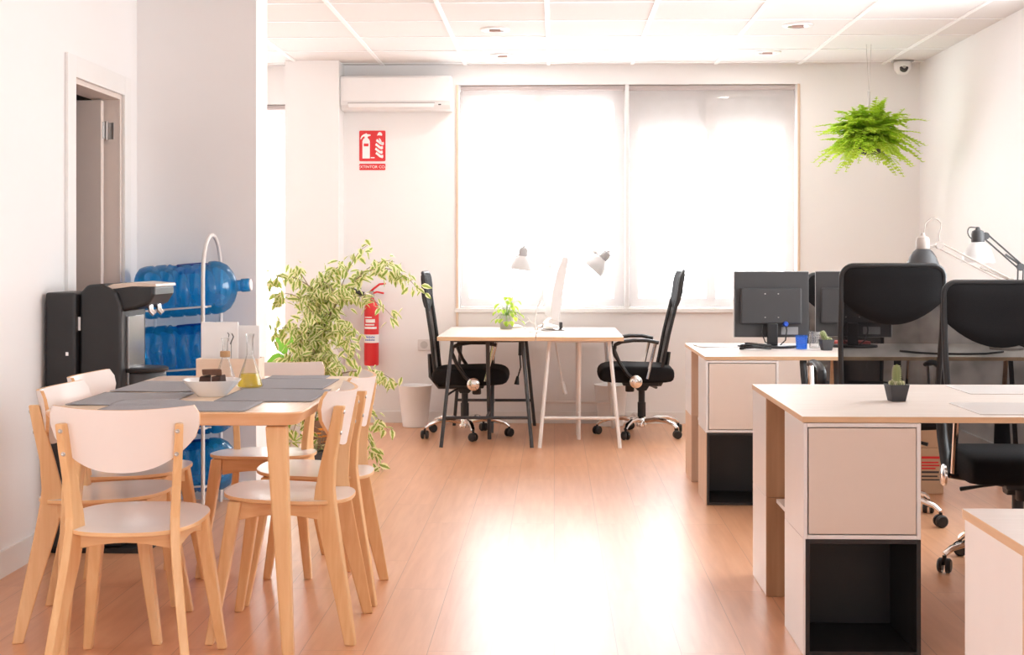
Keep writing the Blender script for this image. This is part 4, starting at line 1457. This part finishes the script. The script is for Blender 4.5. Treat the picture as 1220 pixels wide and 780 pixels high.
# jointed lamps on the far desk
def arm_lamp(base, elbow, joint, head_m, head_loc, shade_m, socket_m, arm_m, label, cord):
    t = thing('desk_lamp', label, 'lamp', base, 0, 'desk lamps')
    B_ = Vector(base)
    E_, J_, H_ = Vector(elbow) - B_, Vector(joint) - B_, Vector(head_loc) - B_
    b = MB()
    b.lathe([(0.085, 0.0), (0.087, 0.012), (0.06, 0.022), (0.014, 0.03)], 28)
    b.lathe([(0.014, 0.028), (0.014, 0.07)], 12)
    b.build('base', arm_m, t, smooth=True)
    a = MB()
    up = Vector((0, 0, 1))
    n1 = (E_ - Vector((0, 0, 0.06))).cross(Vector((0, 1, 0))).normalized() * 0.014
    n2 = (J_ - E_).cross(Vector((0, 1, 0))).normalized() * 0.014
    for q in (-1, 1):
        a.tube([Vector((0, 0, 0.06)) + n1 * q, E_ + n1 * q], 0.0045, 6)
        a.tube([E_ + n2 * q, J_ + n2 * q], 0.0045, 6)
    for p in (E_, J_, Vector((0, 0, 0.06))):
        a.tube([p + Vector((0, -0.012, 0)), p + Vector((0, 0.012, 0))], 0.02, 12)
    a.tube([J_, J_.lerp(H_, 0.75)], 0.006, 6)
    a.tube([E_ + Vector((0, 0.008, 0.012)), E_.lerp(J_, 0.42) + n2 * 0.2], 0.006, 6)
    a.build('arm', arm_m, t, smooth=True)
    lamp_head(t, Matrix.Translation(H_) @ head_m, shade_m, socket_m, 0.088)
    c = MB()
    c.tube([Vector(p) - B_ for p in cord], 0.003, 6)
    c.build('cord', arm_m, t, smooth=True)
    return t


def P(px, py, Y):
    return fic(px, py, Y)


def smoothpath(ps, n=6):
    out = []
    ps = [Vector(p) for p in ps]
    for i in range(len(ps) - 1):
        p0, p1, p2, p3 = ps[max(i - 1, 0)], ps[i], ps[i + 1], ps[min(i + 2, len(ps) - 1)]
        for k in range(n):
            t_ = k / n
            out.append(0.5 * ((2 * p1) + (p2 - p0) * t_ + (2 * p0 - 5 * p1 + 4 * p2 - p3) * t_ ** 2 + (3 * p1 - p0 - 3 * p2 + p3) * t_ ** 3))
    out.append(ps[-1])
    return out


LY = 7.45
IVORY = plain('ivory_enamel', (0.46, 0.40, 0.36), 0.4, var=0.03)
e = P(1204, 336, LY)
arm_lamp((e.x - 0.02, LY, DZT), e, P(1119, 292, LY), Matrix.Identity(4), P(1099.5, 297, LY), GREYP, IVORY, IVORY,
         'jointed desk lamp with an ivory arm and a dark shade above the chair backs', smoothpath([P(1101, 278, LY), P(1103, 266, LY), P(1112, 260, LY), P(1121, 266, LY), P(1119, 280, LY), P(1119, 290, LY)]))
LY = 7.72
e = P(1216, 318, LY)
arm_lamp((e.x - 0.01, LY, DZT), e, P(1174, 281, LY), Matrix.Identity(4), P(1165, 289, LY), FROST, GREYP, GREYP,
         'jointed desk lamp with a dark arm and a frosted white shade at the right edge', smoothpath([P(1163, 271, LY), P(1155, 271, LY), P(1153, 277, LY), P(1156, 283, LY), P(1162, 286, LY)]))
t = bpy.data.objects['desk_lamp']

# cardboard boxes under the far desk
def carton(loc, size, label, marks):
    w, d, h = size
    t = thing('cardboard_box', label, 'box', loc, 0, 'cardboard boxes under the far desk')
    MB().box((-w / 2, -d / 2, 0), (w / 2, d / 2, h)).build('carton', CARD, t, bevel=0.003)
    rbox((-w / 2 - 0.0005, -0.022, h - 0.06), (w / 2 + 0.0005, 0.022, h + 0.0006), 'tape', plain('tape', (0.70, 0.54, 0.38), 0.3), t, 0)
    if marks:
        b = MB()
        for k, (x0, x1, z, hh, mi) in enumerate(((0.06, 0.15, 0.178, 0.012, 0), (0.06, 0.145, 0.155, 0.008, 0), (0.06, 0.15, 0.140, 0.008, 0), (0.06, 0.13, 0.125, 0.008, 0), (0.06, 0.15, 0.105, 0.010, 1), (0.06, 0.14, 0.085, 0.008, 1), (0.06, 0.15, 0.068, 0.007, 1))):
            b.box((x0, -d / 2 - 0.001, z), (x1, -d / 2 - 0.0002, z + hh), mi)
        b.build('print', [RED, GREYP], t)
    return t


carton((1.80, 7.40, 0.0), (0.34, 0.28, 0.232), 'lower cardboard box with red print on the floor under the far desk', True)
carton((1.80, 7.40, 0.2335), (0.33, 0.27, 0.19), 'upper plain cardboard box stacked under the far desk', False)

# ------------------------------------------------------------------ water dispenser by the door
t = thing('water_dispenser', 'black floor-standing drinks dispenser against the left wall below the door', 'water dispenser', (-2.055, 5.88, 0))
# tall slim rear cabinet at the wall, nearer the camera
b = MB()
b.prism([(0.0, 0.0), (0.125, 0.0), (0.125, 0.30), (0.0, 0.30)], 0.02, 1.055, 'z', M=Matrix.Translation((0, -0.20, 0)))
b.build('rear_cabinet', BLACKP, t, bevel=0.012, seg=3)
b = MB()
prof = [(0.125, 0.02), (0.30, 0.02), (0.30, 1.0), (0.28, 1.055), (0.22, 1.09), (0.16, 1.085), (0.128, 1.05)]
b.prism(prof, -0.165, 0.185, 'y')
b.build('body', BLACKP, t, bevel=0.012, seg=3)
b = MB()
b.prism([(0.20, 0.96), (0.355, 0.985), (0.405, 1.005), (0.43, 1.045), (0.43, 1.085), (0.34, 1.092), (0.22, 1.085), (0.18, 1.05)], -0.14, 0.16, 'y')
b.build('head', BLACKP, t, bevel=0.015, seg=3)
b = MB()
b.prism([(0.18, 1.062), (0.26, 1.088), (0.34, 1.096), (0.435, 1.089), (0.437, 1.077), (0.34, 1.078), (0.26, 1.068), (0.19, 1.048)], -0.142, 0.162, 'y')
b.build('top_trim', plain('top_trim', (0.72, 0.58, 0.48), 0.3), t, bevel=0.003)
for y in (-0.05, 0.07):
    MB().tube([(0.385, y, 1.0), (0.39, y, 0.975), (0.405, y, 0.962)], 0.012, 10).build('tap', CHROME, t, smooth=True)
MB().prism([(0.30, 0.56), (0.312, 0.56), (0.312, 0.955), (0.30, 0.955)], -0.10, 0.12, 'y').build('front_panel', plain('brushed_dark', (0.38, 0.36, 0.35), 0.25, 0.8), t, bevel=0.002)
MB().lathe([(0.105, 0.02), (0.108, 0.03), (0.108, 0.715), (0.102, 0.722)], 28, c=(0.325, 0.01, 0)).build('column', GREYP, t, smooth=True)
MB().lathe([(0.115, 0.724), (0.118, 0.728), (0.118, 0.736), (0.112, 0.740)], 28, c=(0.325, 0.01, 0)).build('drip_tray', BLACKP, t, smooth=True)
MB().prism(rrect(0.40, 0.36, 0.03, cx=0.205, cy=0.0), 0.0, 0.02).build('plinth', BLACKP, t)
rbox((0.085, -0.2022, 0.80), (0.097, -0.1995, 0.815), 'button', CHROME, t, 0.001)
rbox((0.122, -0.168, 0.90), (0.134, -0.1645, 0.955), 'badge', SIGNW, t, 0.001)

# ------------------------------------------------------------------ bottle rack with water bottles
RX, RY = -1.72, 6.765
t = thing('bottle_rack', 'white wire rack holding blue water bottles against the projecting wall', 'rack', (RX, RY, 0))
LV = [0.20, 0.475, 0.755, 1.045]
PITCH = radians(-4.5)
nf, ff = -0.19, 0.165
xr = 0.085
b = MB()
arch = [(xr, nf, 0.0), (xr, nf, 0.6), (xr, nf, 1.10)] + [(xr, (nf + ff) / 2 - (ff - nf) / 2 * cos(a * pi / 12), 1.12 + 0.185 * sin(a * pi / 12)) for a in range(1, 12)] + [(xr, ff, 1.10), (xr, ff, 0.6), (xr, ff, 0.0)]
b.tube(arch, 0.0095, 10)
b.build('arch_frame', WST, t, smooth=True)
for y in (nf, ff):
    MB().tube([(-0.24, y, 0.0), (-0.24, y, 1.0)], 0.007, 8).build('rear_post', WST, t, smooth=True)
for zc in LV:
    z_ = zc - 0.082
    for y, ye in ((-0.112, nf), (0.112, ff)):
        b = MB()
        b.tube([(-0.262, y, z_ - 0.024), (xr + 0.02, y, z_ + 0.004)], 0.0045, 6)
        for x in (-0.24, xr):
            zz = z_ + (0.0 if x > 0 else -0.021)
            b.tube([(x, ye, zz + 0.004), (x, y, zz)], 0.0045, 6)
        b.build('cradle_wire', WST, t, smooth=True)

names = ['lowest blue water bottle in the white rack, near the floor', 'second blue water bottle from the floor in the white rack', 'second blue water bottle from the top of the white rack', 'topmost blue water bottle in the white rack']
wb = None
for zc, lb in zip(LV, names):
    if wb is None:
        wb = o = thing('water_bottle', lb, 'bottle', (RX, RY, zc), 0, 'water bottles in the rack')
        R = 0.1275
        pf = [(0.02, -0.262), (0.105, -0.265), (0.122, -0.25), (R, -0.225), (R, -0.195), (0.120, -0.185), (R, -0.172), (R, -0.135), (0.119, -0.125), (R, -0.112), (R, -0.07), (0.119, -0.06), (R, -0.048), (R, -0.005), (0.119, 0.005), (R, 0.017), (R, 0.06), (0.119, 0.07), (R, 0.082), (R, 0.105), (0.122, 0.13), (0.105, 0.16), (0.075, 0.182), (0.045, 0.195), (0.030, 0.20), (0.0275, 0.205), (0.0275, 0.23)]
        Mx = Matrix.Rotation(radians(90), 4, 'Y')
        bm_ = MB().lathe(pf, 48, M=Mx, cap1=False)
        for i, (vx, vy, vz) in enumerate(bm_.v):
            if vz > 0.06 and -0.085 < vx < 0.075 and abs(vy) < 0.042:
                k = min(1, (vx + 0.085) / 0.02, (0.075 - vx) / 0.02)
                lim = 0.125 - 0.05 * k
                if vz > lim:
                    bm_.v[i] = (vx, vy, lim)
        bm_.build('bottle_body', WBLUE, o, smooth=True)
        MB().lathe([(0.030, 0.224), (0.032, 0.226), (0.032, 0.262), (0.028, 0.266)], 20, M=Mx).build('cap', WBLUE, o, smooth=True)
        MB().lathe([(0.0265, 0.2665), (0.0265, 0.272), (0.004, 0.273)], 20, M=Mx).build('cap_seal', SIGNW, o, smooth=True)
        MB().tube([(-0.088, 0, 0.108), (-0.075, 0, 0.117), (-0.02, 0, 0.118), (0.05, 0, 0.118), (0.078, 0, 0.108)], 0.0075, 8, flat=1.7).build('handle', WDEEP, o, smooth=True)
    else:
        o = dup(wb)
        o['label'] = lb
        o.location = (RX, RY, zc)
    o.rotation_euler = (0, PITCH, 0)

# ------------------------------------------------------------------ dining table
TX0, TX1, TY0, TY1, TT = -1.52, -0.745, 4.16, 5.45, 0.74
tcx, tcy = (TX0 + TX1) / 2, (TY0 + TY1) / 2
t = thing('dining_table', 'light ash dining table with rounded corners and tapered legs', 'table', (tcx, tcy, 0))
W_, D_ = TX1 - TX0, TY1 - TY0
b = MB()
rings = []
for ins, z in ((0.05, TT - 0.045), (0.020, TT - 0.040), (0.002, TT - 0.010), (0.0, TT - 0.004), (0.003, TT)):
    rings.append([(u, w, z) for u, w in rrect(W_ - 2 * ins, D_ - 2 * ins, 0.055 - ins * 0.3, 7)])
b.loft(rings)
o = b.build('tabletop', [ASH, ASHEDGE], t, smooth=True)
fix_normals(o)
for p in o.data.polygons:
    if p.normal.z < 0.75:
        p.material_index = 1
for sx in (-1, 1):
    for sy in (-1, 1):
        xt, yt = sx * (W_ / 2 - 0.085), sy * (D_ / 2 - 0.075)
        xb, yb = sx * (W_ / 2 - 0.045), sy * (D_ / 2 - 0.05)
        MB().rects([(xb, yb, 0.0, 0.017, 0.017), (xt + (xb - xt) * 0.3, yt + (yb - yt) * 0.3, 0.48, 0.026, 0.024), (xt, yt, TT - 0.046, 0.031, 0.027)]).build('leg', ASHEDGE if False else BIRCH, t, bevel=0.007, seg=3)


# dining chairs
def make_dining_chair():
    t = thing('dining_chair', '', 'chair', (0, 0, 0), 0, 'dining chairs round the ash table')
    # seat
    n = 56
    out = []
    for i in range(n):
        a = 2 * pi * i / n
        ex = 2 / 2.7
        cx = abs(cos(a)) ** ex * (1 if cos(a) >= 0 else -1)
        cy = abs(sin(a)) ** ex * (1 if sin(a) >= 0 else -1)
        out.append((cx * (0.197 + 0.012 * cy), 0.0 + cy * 0.205))
    b = MB()

    def zt(x, y):
        return 0.4435 + 0.045 * (y) - 0.006 * max(0, 1 - (x * x + y * y) / 0.03)
    rings = []
    for sc_, dz in ((0.975, -0.013), (0.998, -0.011), (1.0, -0.003), (0.994, 0.0), (0.85, 0), (0.6, 0), (0.3, 0), (0.02, 0)):
        rings.append([(u * sc_, w * sc_, zt(u * sc_, w * sc_) + dz) for u, w in out])
    b.loft(rings)
    o = b.build('seat', [plain('lit_seat_foil', (0.93, 0.91, 0.90), 0.22, var=0.01, spec=0.8), BIRCHX], t, smooth=True)  # brighter copy of the chair foil: window light put into the seat colour
    fix_normals(o)
    for p in o.data.polygons:
        if p.normal.z < 0.6:
            p.material_index = 1
    # backrest: bent plate, D shape
    R = 0.34
    nu, nv = 30, 8

    def bp(u, v, s):
        x = (2 * u - 1)
        ax = abs(x)
        ztop = 0.774 + 0.010 * ax ** 2 - (0.026 * max(0, (ax - 0.92) / 0.08) ** 2.2)
        zbot = 0.596 + 0.112 * ax ** 2.4 + (0.02 * max(0, (ax - 0.92) / 0.08) ** 2)
        z = zbot + (ztop - zbot) * v
        th = x * 0.226 / R
        X = R * sin(th)
        Yc = R * (1 - cos(th))
        ln = -0.150 - 0.038 * (z - 0.596) / 0.186
        return (X, ln - 0.022 + Yc + s * 0.0055, z)
    b = MB()
    b.grid(lambda u, v: bp(u, v, -1), nu, nv)
    b.grid(lambda u, v: bp(u, v, 1), nu, nv)
    n1 = (nu + 1) * (nv + 1)
    edge = [i for i in range(nu + 1)] + [(j + 1) * (nu + 1) - 1 for j in range(1, nv + 1)] + [nv * (nu + 1) + i for i in range(nu - 1, -1, -1)] + [j * (nu + 1) for j in range(nv - 1, 0, -1)]
    for i in range(len(edge)):
        p, q = edge[i], edge[(i + 1) % len(edge)]
        b.f.append((p, q, q + n1, p + n1))
        b.m.append(1)
    o = b.build('backrest', [CHAIRW, BIRCHX], t, smooth=True)
    fix_normals(o)
    # rear legs: bent planks rising behind the backrest
    for q in (-1, 1):
        yw = radians(14) * q
        secs = [(0.198, -0.222, 0.0, 0.012, 0.017), (0.176, -0.192, 0.15, 0.013, 0.024), (0.150, -0.152, 0.33, 0.0135, 0.033), (0.140, -0.134, 0.42, 0.0135, 0.037), (0.141, -0.134, 0.47, 0.013, 0.031), (0.148, -0.146, 0.56, 0.0125, 0.023), (0.158, -0.168, 0.66, 0.012, 0.019), (0.164, -0.183, 0.735, 0.0115, 0.016)]
        MB().rects([(x * q, y, z, hx, hy, yw) for x, y, z, hx, hy in secs]).build('leg', BIRCH, t, bevel=0.004, seg=2)
    for q in (-1, 1):
        MB().rects([(0.205 * q, 0.215, 0.0, 0.014, 0.014), (0.178 * q, 0.178, 0.22, 0.019, 0.018), (0.152 * q, 0.145, 0.436, 0.022, 0.021)]).build('leg', BIRCH, t, bevel=0.005, seg=2)
    # rails
    def rail(p0, p1, z1, hgt, th, name):
        p0, p1 = Vector((*p0, 0)), Vector((*p1, 0))
        d = (p1 - p0).normalized()
        nn = Vector((-d.y, d.x, 0)) * th
        rings = []
        for i in range(9):
            f = i / 8
            c = p0.lerp(p1, f)
            zb = z1 - hgt + 0.016 * sin(pi * f)
            zt_ = z1 + 0.045 * c.y
            rings.append([c - nn + Vector((0, 0, zb)), c + nn + Vector((0, 0, zb)), c + nn + Vector((0, 0, zt_)), c - nn + Vector((0, 0, zt_))])
        return fix_normals(MB().loft(rings).build(name, BIRCHX, t, bevel=0.002))
    rail((-0.150, 0.135), (-0.141, -0.115), 0.428, 0.052, 0.010, 'rail')
    rail((0.150, 0.135), (0.141, -0.115), 0.428, 0.052, 0.010, 'rail')
    rail((-0.132, 0.148), (0.132, 0.148), 0.428, 0.052, 0.010, 'rail')
    rail((-0.128, -0.118), (0.128, -0.118), 0.428, 0.052, 0.010, 'rail')
    for q in (-1, 1):
        for z, x, y in ((0.715, 0.162, -0.1965), (0.650, 0.157, -0.186)):
            M = Matrix.Translation((x * q, y, z)) @ Matrix.Rotation(radians(90), 4, 'X')
            MB().lathe([(0.0065, -0.002), (0.0065, 0.001), (0.004, 0.0025), (0.001, 0.001)], 12, M=M).build('screw', STEEL, t, smooth=True)
    return t


ch0 = make_dining_chair()
spots = [(-1.212, 4.10, 2, 'dining chair at the near end of the table, its back to the camera'),
         (-1.445, 4.565, -89, 'dining chair on the left side of the table, nearer the camera'),
         (-1.51, 5.04, -90, 'dining chair on the left side of the table, beside the black dispenser'),
         (-0.85, 4.572, 90, 'dining chair on the right side of the table, nearer the camera'),
         (-0.85, 5.06, 91, 'dining chair on the right side of the table, nearer the ficus'),
         (-1.12, 5.485, 180, 'dining chair at the far end of the table, facing the camera')]
for i, (x, y, rz, lb) in enumerate(spots):
    c = ch0 if i == 0 else dup(ch0)
    c.location = (x, y, 0)
    c.rotation_euler = (0, 0, radians(rz))
    c['label'] = 'birch ' + lb

# place mats
def mat_(x0, x1, y0, y1, rz, label, lift=None):
    cx, cy = (x0 + x1) / 2, (y0 + y1) / 2
    w, d = (x1 - x0) / 2, (y1 - y0) / 2
    rr = random.Random(label)
    ph = rr.uniform(0, 6)

    def fn(u, v):
        X, Y = -w + 2 * w * u, -d + 2 * d * v
        z = 0.0018 + 0.0008 * (1 + sin(7 * u + ph)) * (v ** 4 + (1 - v) ** 4)
        if lift:
            z += lift(X + cx, Y + cy)
        return (X, Y, z)
    o = MB().grid(fn, 22, 16).build('place_mat', FELT, None, smooth=True, solid=0.0024)
    at(o, (cx, cy, TT + 0.0004), rz)
    tag(o, label, 'place mat', 'grey place mats')


def ss(a, b_, v):
    f = max(0, min(1, (v - a) / (b_ - a)))
    return f * f * (3 - 2 * f)


mat_(-1.505, -1.20, 4.335, 4.725, 0, 'grey felt place mat on the left of the table, nearer the camera')
mat_(-1.505, -1.215, 4.775, 5.16, 0, 'grey felt place mat on the left of the table, nearer the dispenser')
mat_(-1.36, -0.915, 4.175, 4.445, 0, 'grey felt place mat at the near end of the table', lambda X, Y: 0.0048 * (1 - ss(-1.185, -1.165, X)) * ss(4.305, 4.33, Y))
mat_(-1.075, -0.765, 4.46, 4.86, 0, 'grey felt place mat on the right of the table, nearer the camera')
mat_(-1.085, -0.80, 4.88, 5.275, 0, 'grey felt place mat under the oil flask on the right of the table')
mat_(-1.08, -0.86, 5.29, 5.43, 0, 'grey felt place mat at the far end of the table')

# bowl and cakes
bx, by = -1.128, 4.655
o = MB().lathe([(0.042, 0.0), (0.046, 0.0), (0.050, 0.004), (0.093, 0.050), (0.096, 0.054), (0.092, 0.0545), (0.048, 0.009), (0.001, 0.007)], 40, sq=0.28, cap1=False).build('bowl', CERAM, None, smooth=True)
at(o, (bx, by, TT + 0.0005), 12)
tag(o, 'white flared bowl of dark cake pieces on the dining table', 'bowl')


def chunk(loc, s, m, label, rz, tilt=0):
    b = MB()
    b.box((-s[0] / 2, -s[1] / 2, 0), (s[0] / 2, s[1] / 2, s[2]))
    o = b.build('cake_piece', m, None, bevel=0.004, seg=3)
    for v in o.data.vertices:
        v.co += Vector((random.uniform(-1, 1), random.uniform(-1, 1), random.uniform(-1, 1))) * 0.004
    o.location = loc
    o.rotation_euler = (radians(tilt), radians(tilt * 0.6), radians(rz))
    tag(o, label, 'cake', 'cake pieces in the bowl')


cz = TT + 0.0085
chunk((bx - 0.0225, by - 0.001, cz + 0.005), (0.036, 0.045, 0.052), CAKE, 'dark cake piece at the left in the white bowl', 6)
chunk((bx + 0.0225, by - 0.001, cz + 0.005), (0.036, 0.042, 0.055), CAKE, 'dark cake piece at the right in the white bowl', -8)
chunk((bx + 0.0, by - 0.002, cz + 0.0615), (0.062, 0.038, 0.018), CAKE2, 'lighter cake piece on top of the others in the bowl', 20, 0)
b_ = MB().ball((0, 0, 0.006), 0.006, 8, jit=0.2)
at(b_.build('cake_crumb', CAKE, None), (bx - 0.064, by - 0.004, TT + 0.036))
tag(bpy.data.objects['cake_crumb'], 'dark crumb lying on the left side of the bowl', 'crumb')


# oil and vinegar flasks
def flask(loc, r, h, label, liquid, lname, fill, cork):
    t = thing('glass_flask', label, 'flask', loc, 0, 'oil and vinegar flasks')
    k = r / 0.047
    hb = h * 0.60
    MB().lathe([(r * 0.93, 0.0), (r, 0.004), (r, 0.010), (r * 0.72, hb * 0.45), (r * 0.36, hb * 0.88), (r * 0.26, hb), (r * 0.25, h * 0.9), (r * 0.34, h * 0.985), (r * 0.36, h), (r * 0.33, h), (r * 0.22, h * 0.9), (r * 0.23, hb)], 28, cap1=False).build('glass', GLASS, t, smooth=True)
    zf = hb * fill
    rf = lambda z: r * (0.95 - 0.62 * z / (hb * 0.9))
    MB().lathe([(r * 0.90, 0.003), (rf(0.008), 0.008), (rf(zf), zf), (0.001, zf)], 28, cap1=False).build(lname, liquid, t, smooth=True)
    if cork:
        MB().lathe([(r * 0.36, hb - 0.002), (r * 0.45, hb), (r * 0.45, hb + 0.018), (r * 0.36, hb + 0.02)], 18).build('cork_collar', CORK, t, smooth=True)
    return t


flask((-1.062, 4.935, TT + 0.0045), 0.046, 0.185, 'conical glass flask of yellow oil beside the white bowl', OIL, 'oil', 0.42, False)
flask((-1.185, 5.09, TT + 0.0005), 0.041, 0.165, 'conical glass flask with a cork collar behind the white bowl', BROWNL, 'vinegar', 0.12, True)

# wooden napkin caddy and cards
t = thing('wooden_caddy', 'pale wooden box holding white cards at the far end of the table', 'box', (-1.225, 5.35, TT + 0.0005))
b = MB()
w2, d2, h2, th = 0.118, 0.055, 0.076, 0.007
b.box((-w2, -d2, 0), (w2, -d2 + th, h2))
b.box((-w2, d2 - th, 0), (w2, d2, h2))
b.box((-w2, -d2 + th, 0), (-w2 + th, d2 - th, h2))
b.box((w2 - th, -d2 + th, 0), (w2, d2 - th, h2))
b.box((-w2 + th, -d2 + th, 0), (w2 - th, d2 - th, 0.006))
b.build('box', wood('pale_box', (0.80, 0.60, 0.46), (0.86, 0.68, 0.54), 0.5, stretch=(3, 30, 30)), t, bevel=0.0015)
o = MB().box((-0.07, -0.004, 0.0), (0.07, 0.004, 0.205)).build('menu_card', PAPER, None, bevel=0.001)
at(o, (-1.262, 5.335, TT + 0.0075))
tag(o, 'upright white card with a small dark mark standing in the wooden box', 'card', 'white cards in the box')
mk = MB()
mk.tube([(0.030, -0.0048, 0.165), (0.036, -0.0048, 0.158), (0.034, -0.0048, 0.148)], 0.0016, 5)
mk.tube([(0.046, -0.0048, 0.162), (0.053, -0.0048, 0.150), (0.046, -0.0048, 0.135), (0.040, -0.0048, 0.122)], 0.0018, 5)
mk.tube([(0.044, -0.0048, 0.135), (0.044, -0.0048, 0.03)], 0.0008, 5)
mk.build('printed_mark', GREYP, o, smooth=True)
o = MB().box((-0.055, -0.004, 0.0), (0.055, 0.004, 0.19)).build('menu_card', PAPER, None, bevel=0.001)
at(o, (-1.172, 5.372, TT + 0.0075))
o.rotation_euler = (0, radians(0), radians(-8))
tag(o, 'plain white card behind the marked one in the wooden box', 'card', 'white cards in the box')

# ------------------------------------------------------------------ light: daylight from the sky
wd = bpy.data.worlds.new('daylight')
SC.world = wd
wd.use_nodes = True
nt = wd.node_tree
nt.nodes.clear()
out = N(nt, 'ShaderNodeOutputWorld')
bg = N(nt, 'ShaderNodeBackground')
tc = N(nt, 'ShaderNodeTexCoord')
sp = N(nt, 'ShaderNodeSeparateXYZ')
L(nt, tc.outputs['Generated'], sp.inputs[0])
S_BACK, S_WIN, S_SIDE = 0.65, 8.6, 6.0
m1_ = N(nt, 'ShaderNodeMapRange')
m1_.inputs[1].default_value = 0.1
m1_.inputs[2].default_value = 0.45
m1_.inputs[3].default_value = S_BACK
m1_.inputs[4].default_value = S_WIN
L(nt, sp.outputs[1], m1_.inputs[0])
m2_ = N(nt, 'ShaderNodeMapRange')
m2_.inputs[1].default_value = 0.2
m2_.inputs[2].default_value = 0.6
m2_.inputs[3].default_value = 0.0
m2_.inputs[4].default_value = S_SIDE
L(nt, sp.outputs[0], m2_.inputs[0])
mxx = N(nt, 'ShaderNodeMath', operation='MAXIMUM')
L(nt, m1_.outputs[0], mxx.inputs[0])
L(nt, m2_.outputs[0], mxx.inputs[1])
L(nt, mxx.outputs[0], bg.inputs[1])
bg.inputs[0].default_value = (0.95, 0.975, 1.0, 1)
L(nt, bg.outputs[0], out.inputs[0])


def portal(name, loc, rot, sx, sy):
    la = bpy.data.lights.new(name, 'AREA')
    la.shape = 'RECTANGLE'
    la.size, la.size_y = sx, sy
    la.cycles.is_portal = True
    o = bpy.data.objects.new(name, la)
    COL.objects.link(o)
    o.location = loc
    o.rotation_euler = rot


portal('window_daylight', ((WX0 + WX1) / 2, YB + 0.24, (WZ0 + WZ1) / 2), (-pi / 2, 0, 0), WX1 - WX0, WZ1 - WZ0)
portal('alcove_daylight', ((DX0 + DX1) / 2, YB + 0.24, DZ1 / 2), (-pi / 2, 0, 0), DX1 - DX0, DZ1)
portal('added_window_daylight', (XR + 0.16, (SY0 + SY1) / 2, (SZ0 + SZ1) / 2), (0, pi / 2, 0), SZ1 - SZ0, SY1 - SY0)  # portal of the added side window
portal('open_end_daylight', ((XL + XR) / 2, YF, ZC / 2), (pi / 2, 0, 0), XR - XL, ZC)  # room left open behind the camera so sky light fills it

for i, (x, y, _lb) in enumerate(lights):
    la = bpy.data.lights.new('ceiling_fill', 'AREA')
    la.shape = 'DISK'
    la.size = 0.10
    la.energy = 2.6  # weak fill added at unlit fittings to brighten the back of the room
    la.color = (1.0, 0.96, 0.92)
    o = bpy.data.objects.new('ceiling_fill', la)
    COL.objects.link(o)
    o.location = (x, y, ZC - 0.02)

# ------------------------------------------------------------------ camera
cd = bpy.data.cameras.new('camera')
cam = bpy.data.objects.new('camera', cd)
COL.objects.link(cam)
cam.location = (0, 0, EYE)
cam.rotation_euler = (pi / 2, 0, radians(YAW))
cd.sensor_fit = 'HORIZONTAL'
cd.sensor_width = 36
cd.lens = 1694.0 / 1220 * 36
cd.shift_y = -(390 - 307) / 1220.0
cd.clip_start = 0.05
SC.camera = cam

SC.view_settings.view_transform = 'Standard'
SC.view_settings.look = 'None'
SC.view_settings.gamma = 1
SC.view_settings.use_curve_mapping = False
SC.view_settings.exposure = 0.88
SC.cycles.use_denoising = True
SC.cycles.max_bounces = 10
SC.cycles.diffuse_bounces = 6
SC.cycles.transparent_max_bounces = 24
SC.cycles.sample_clamp_indirect = 12
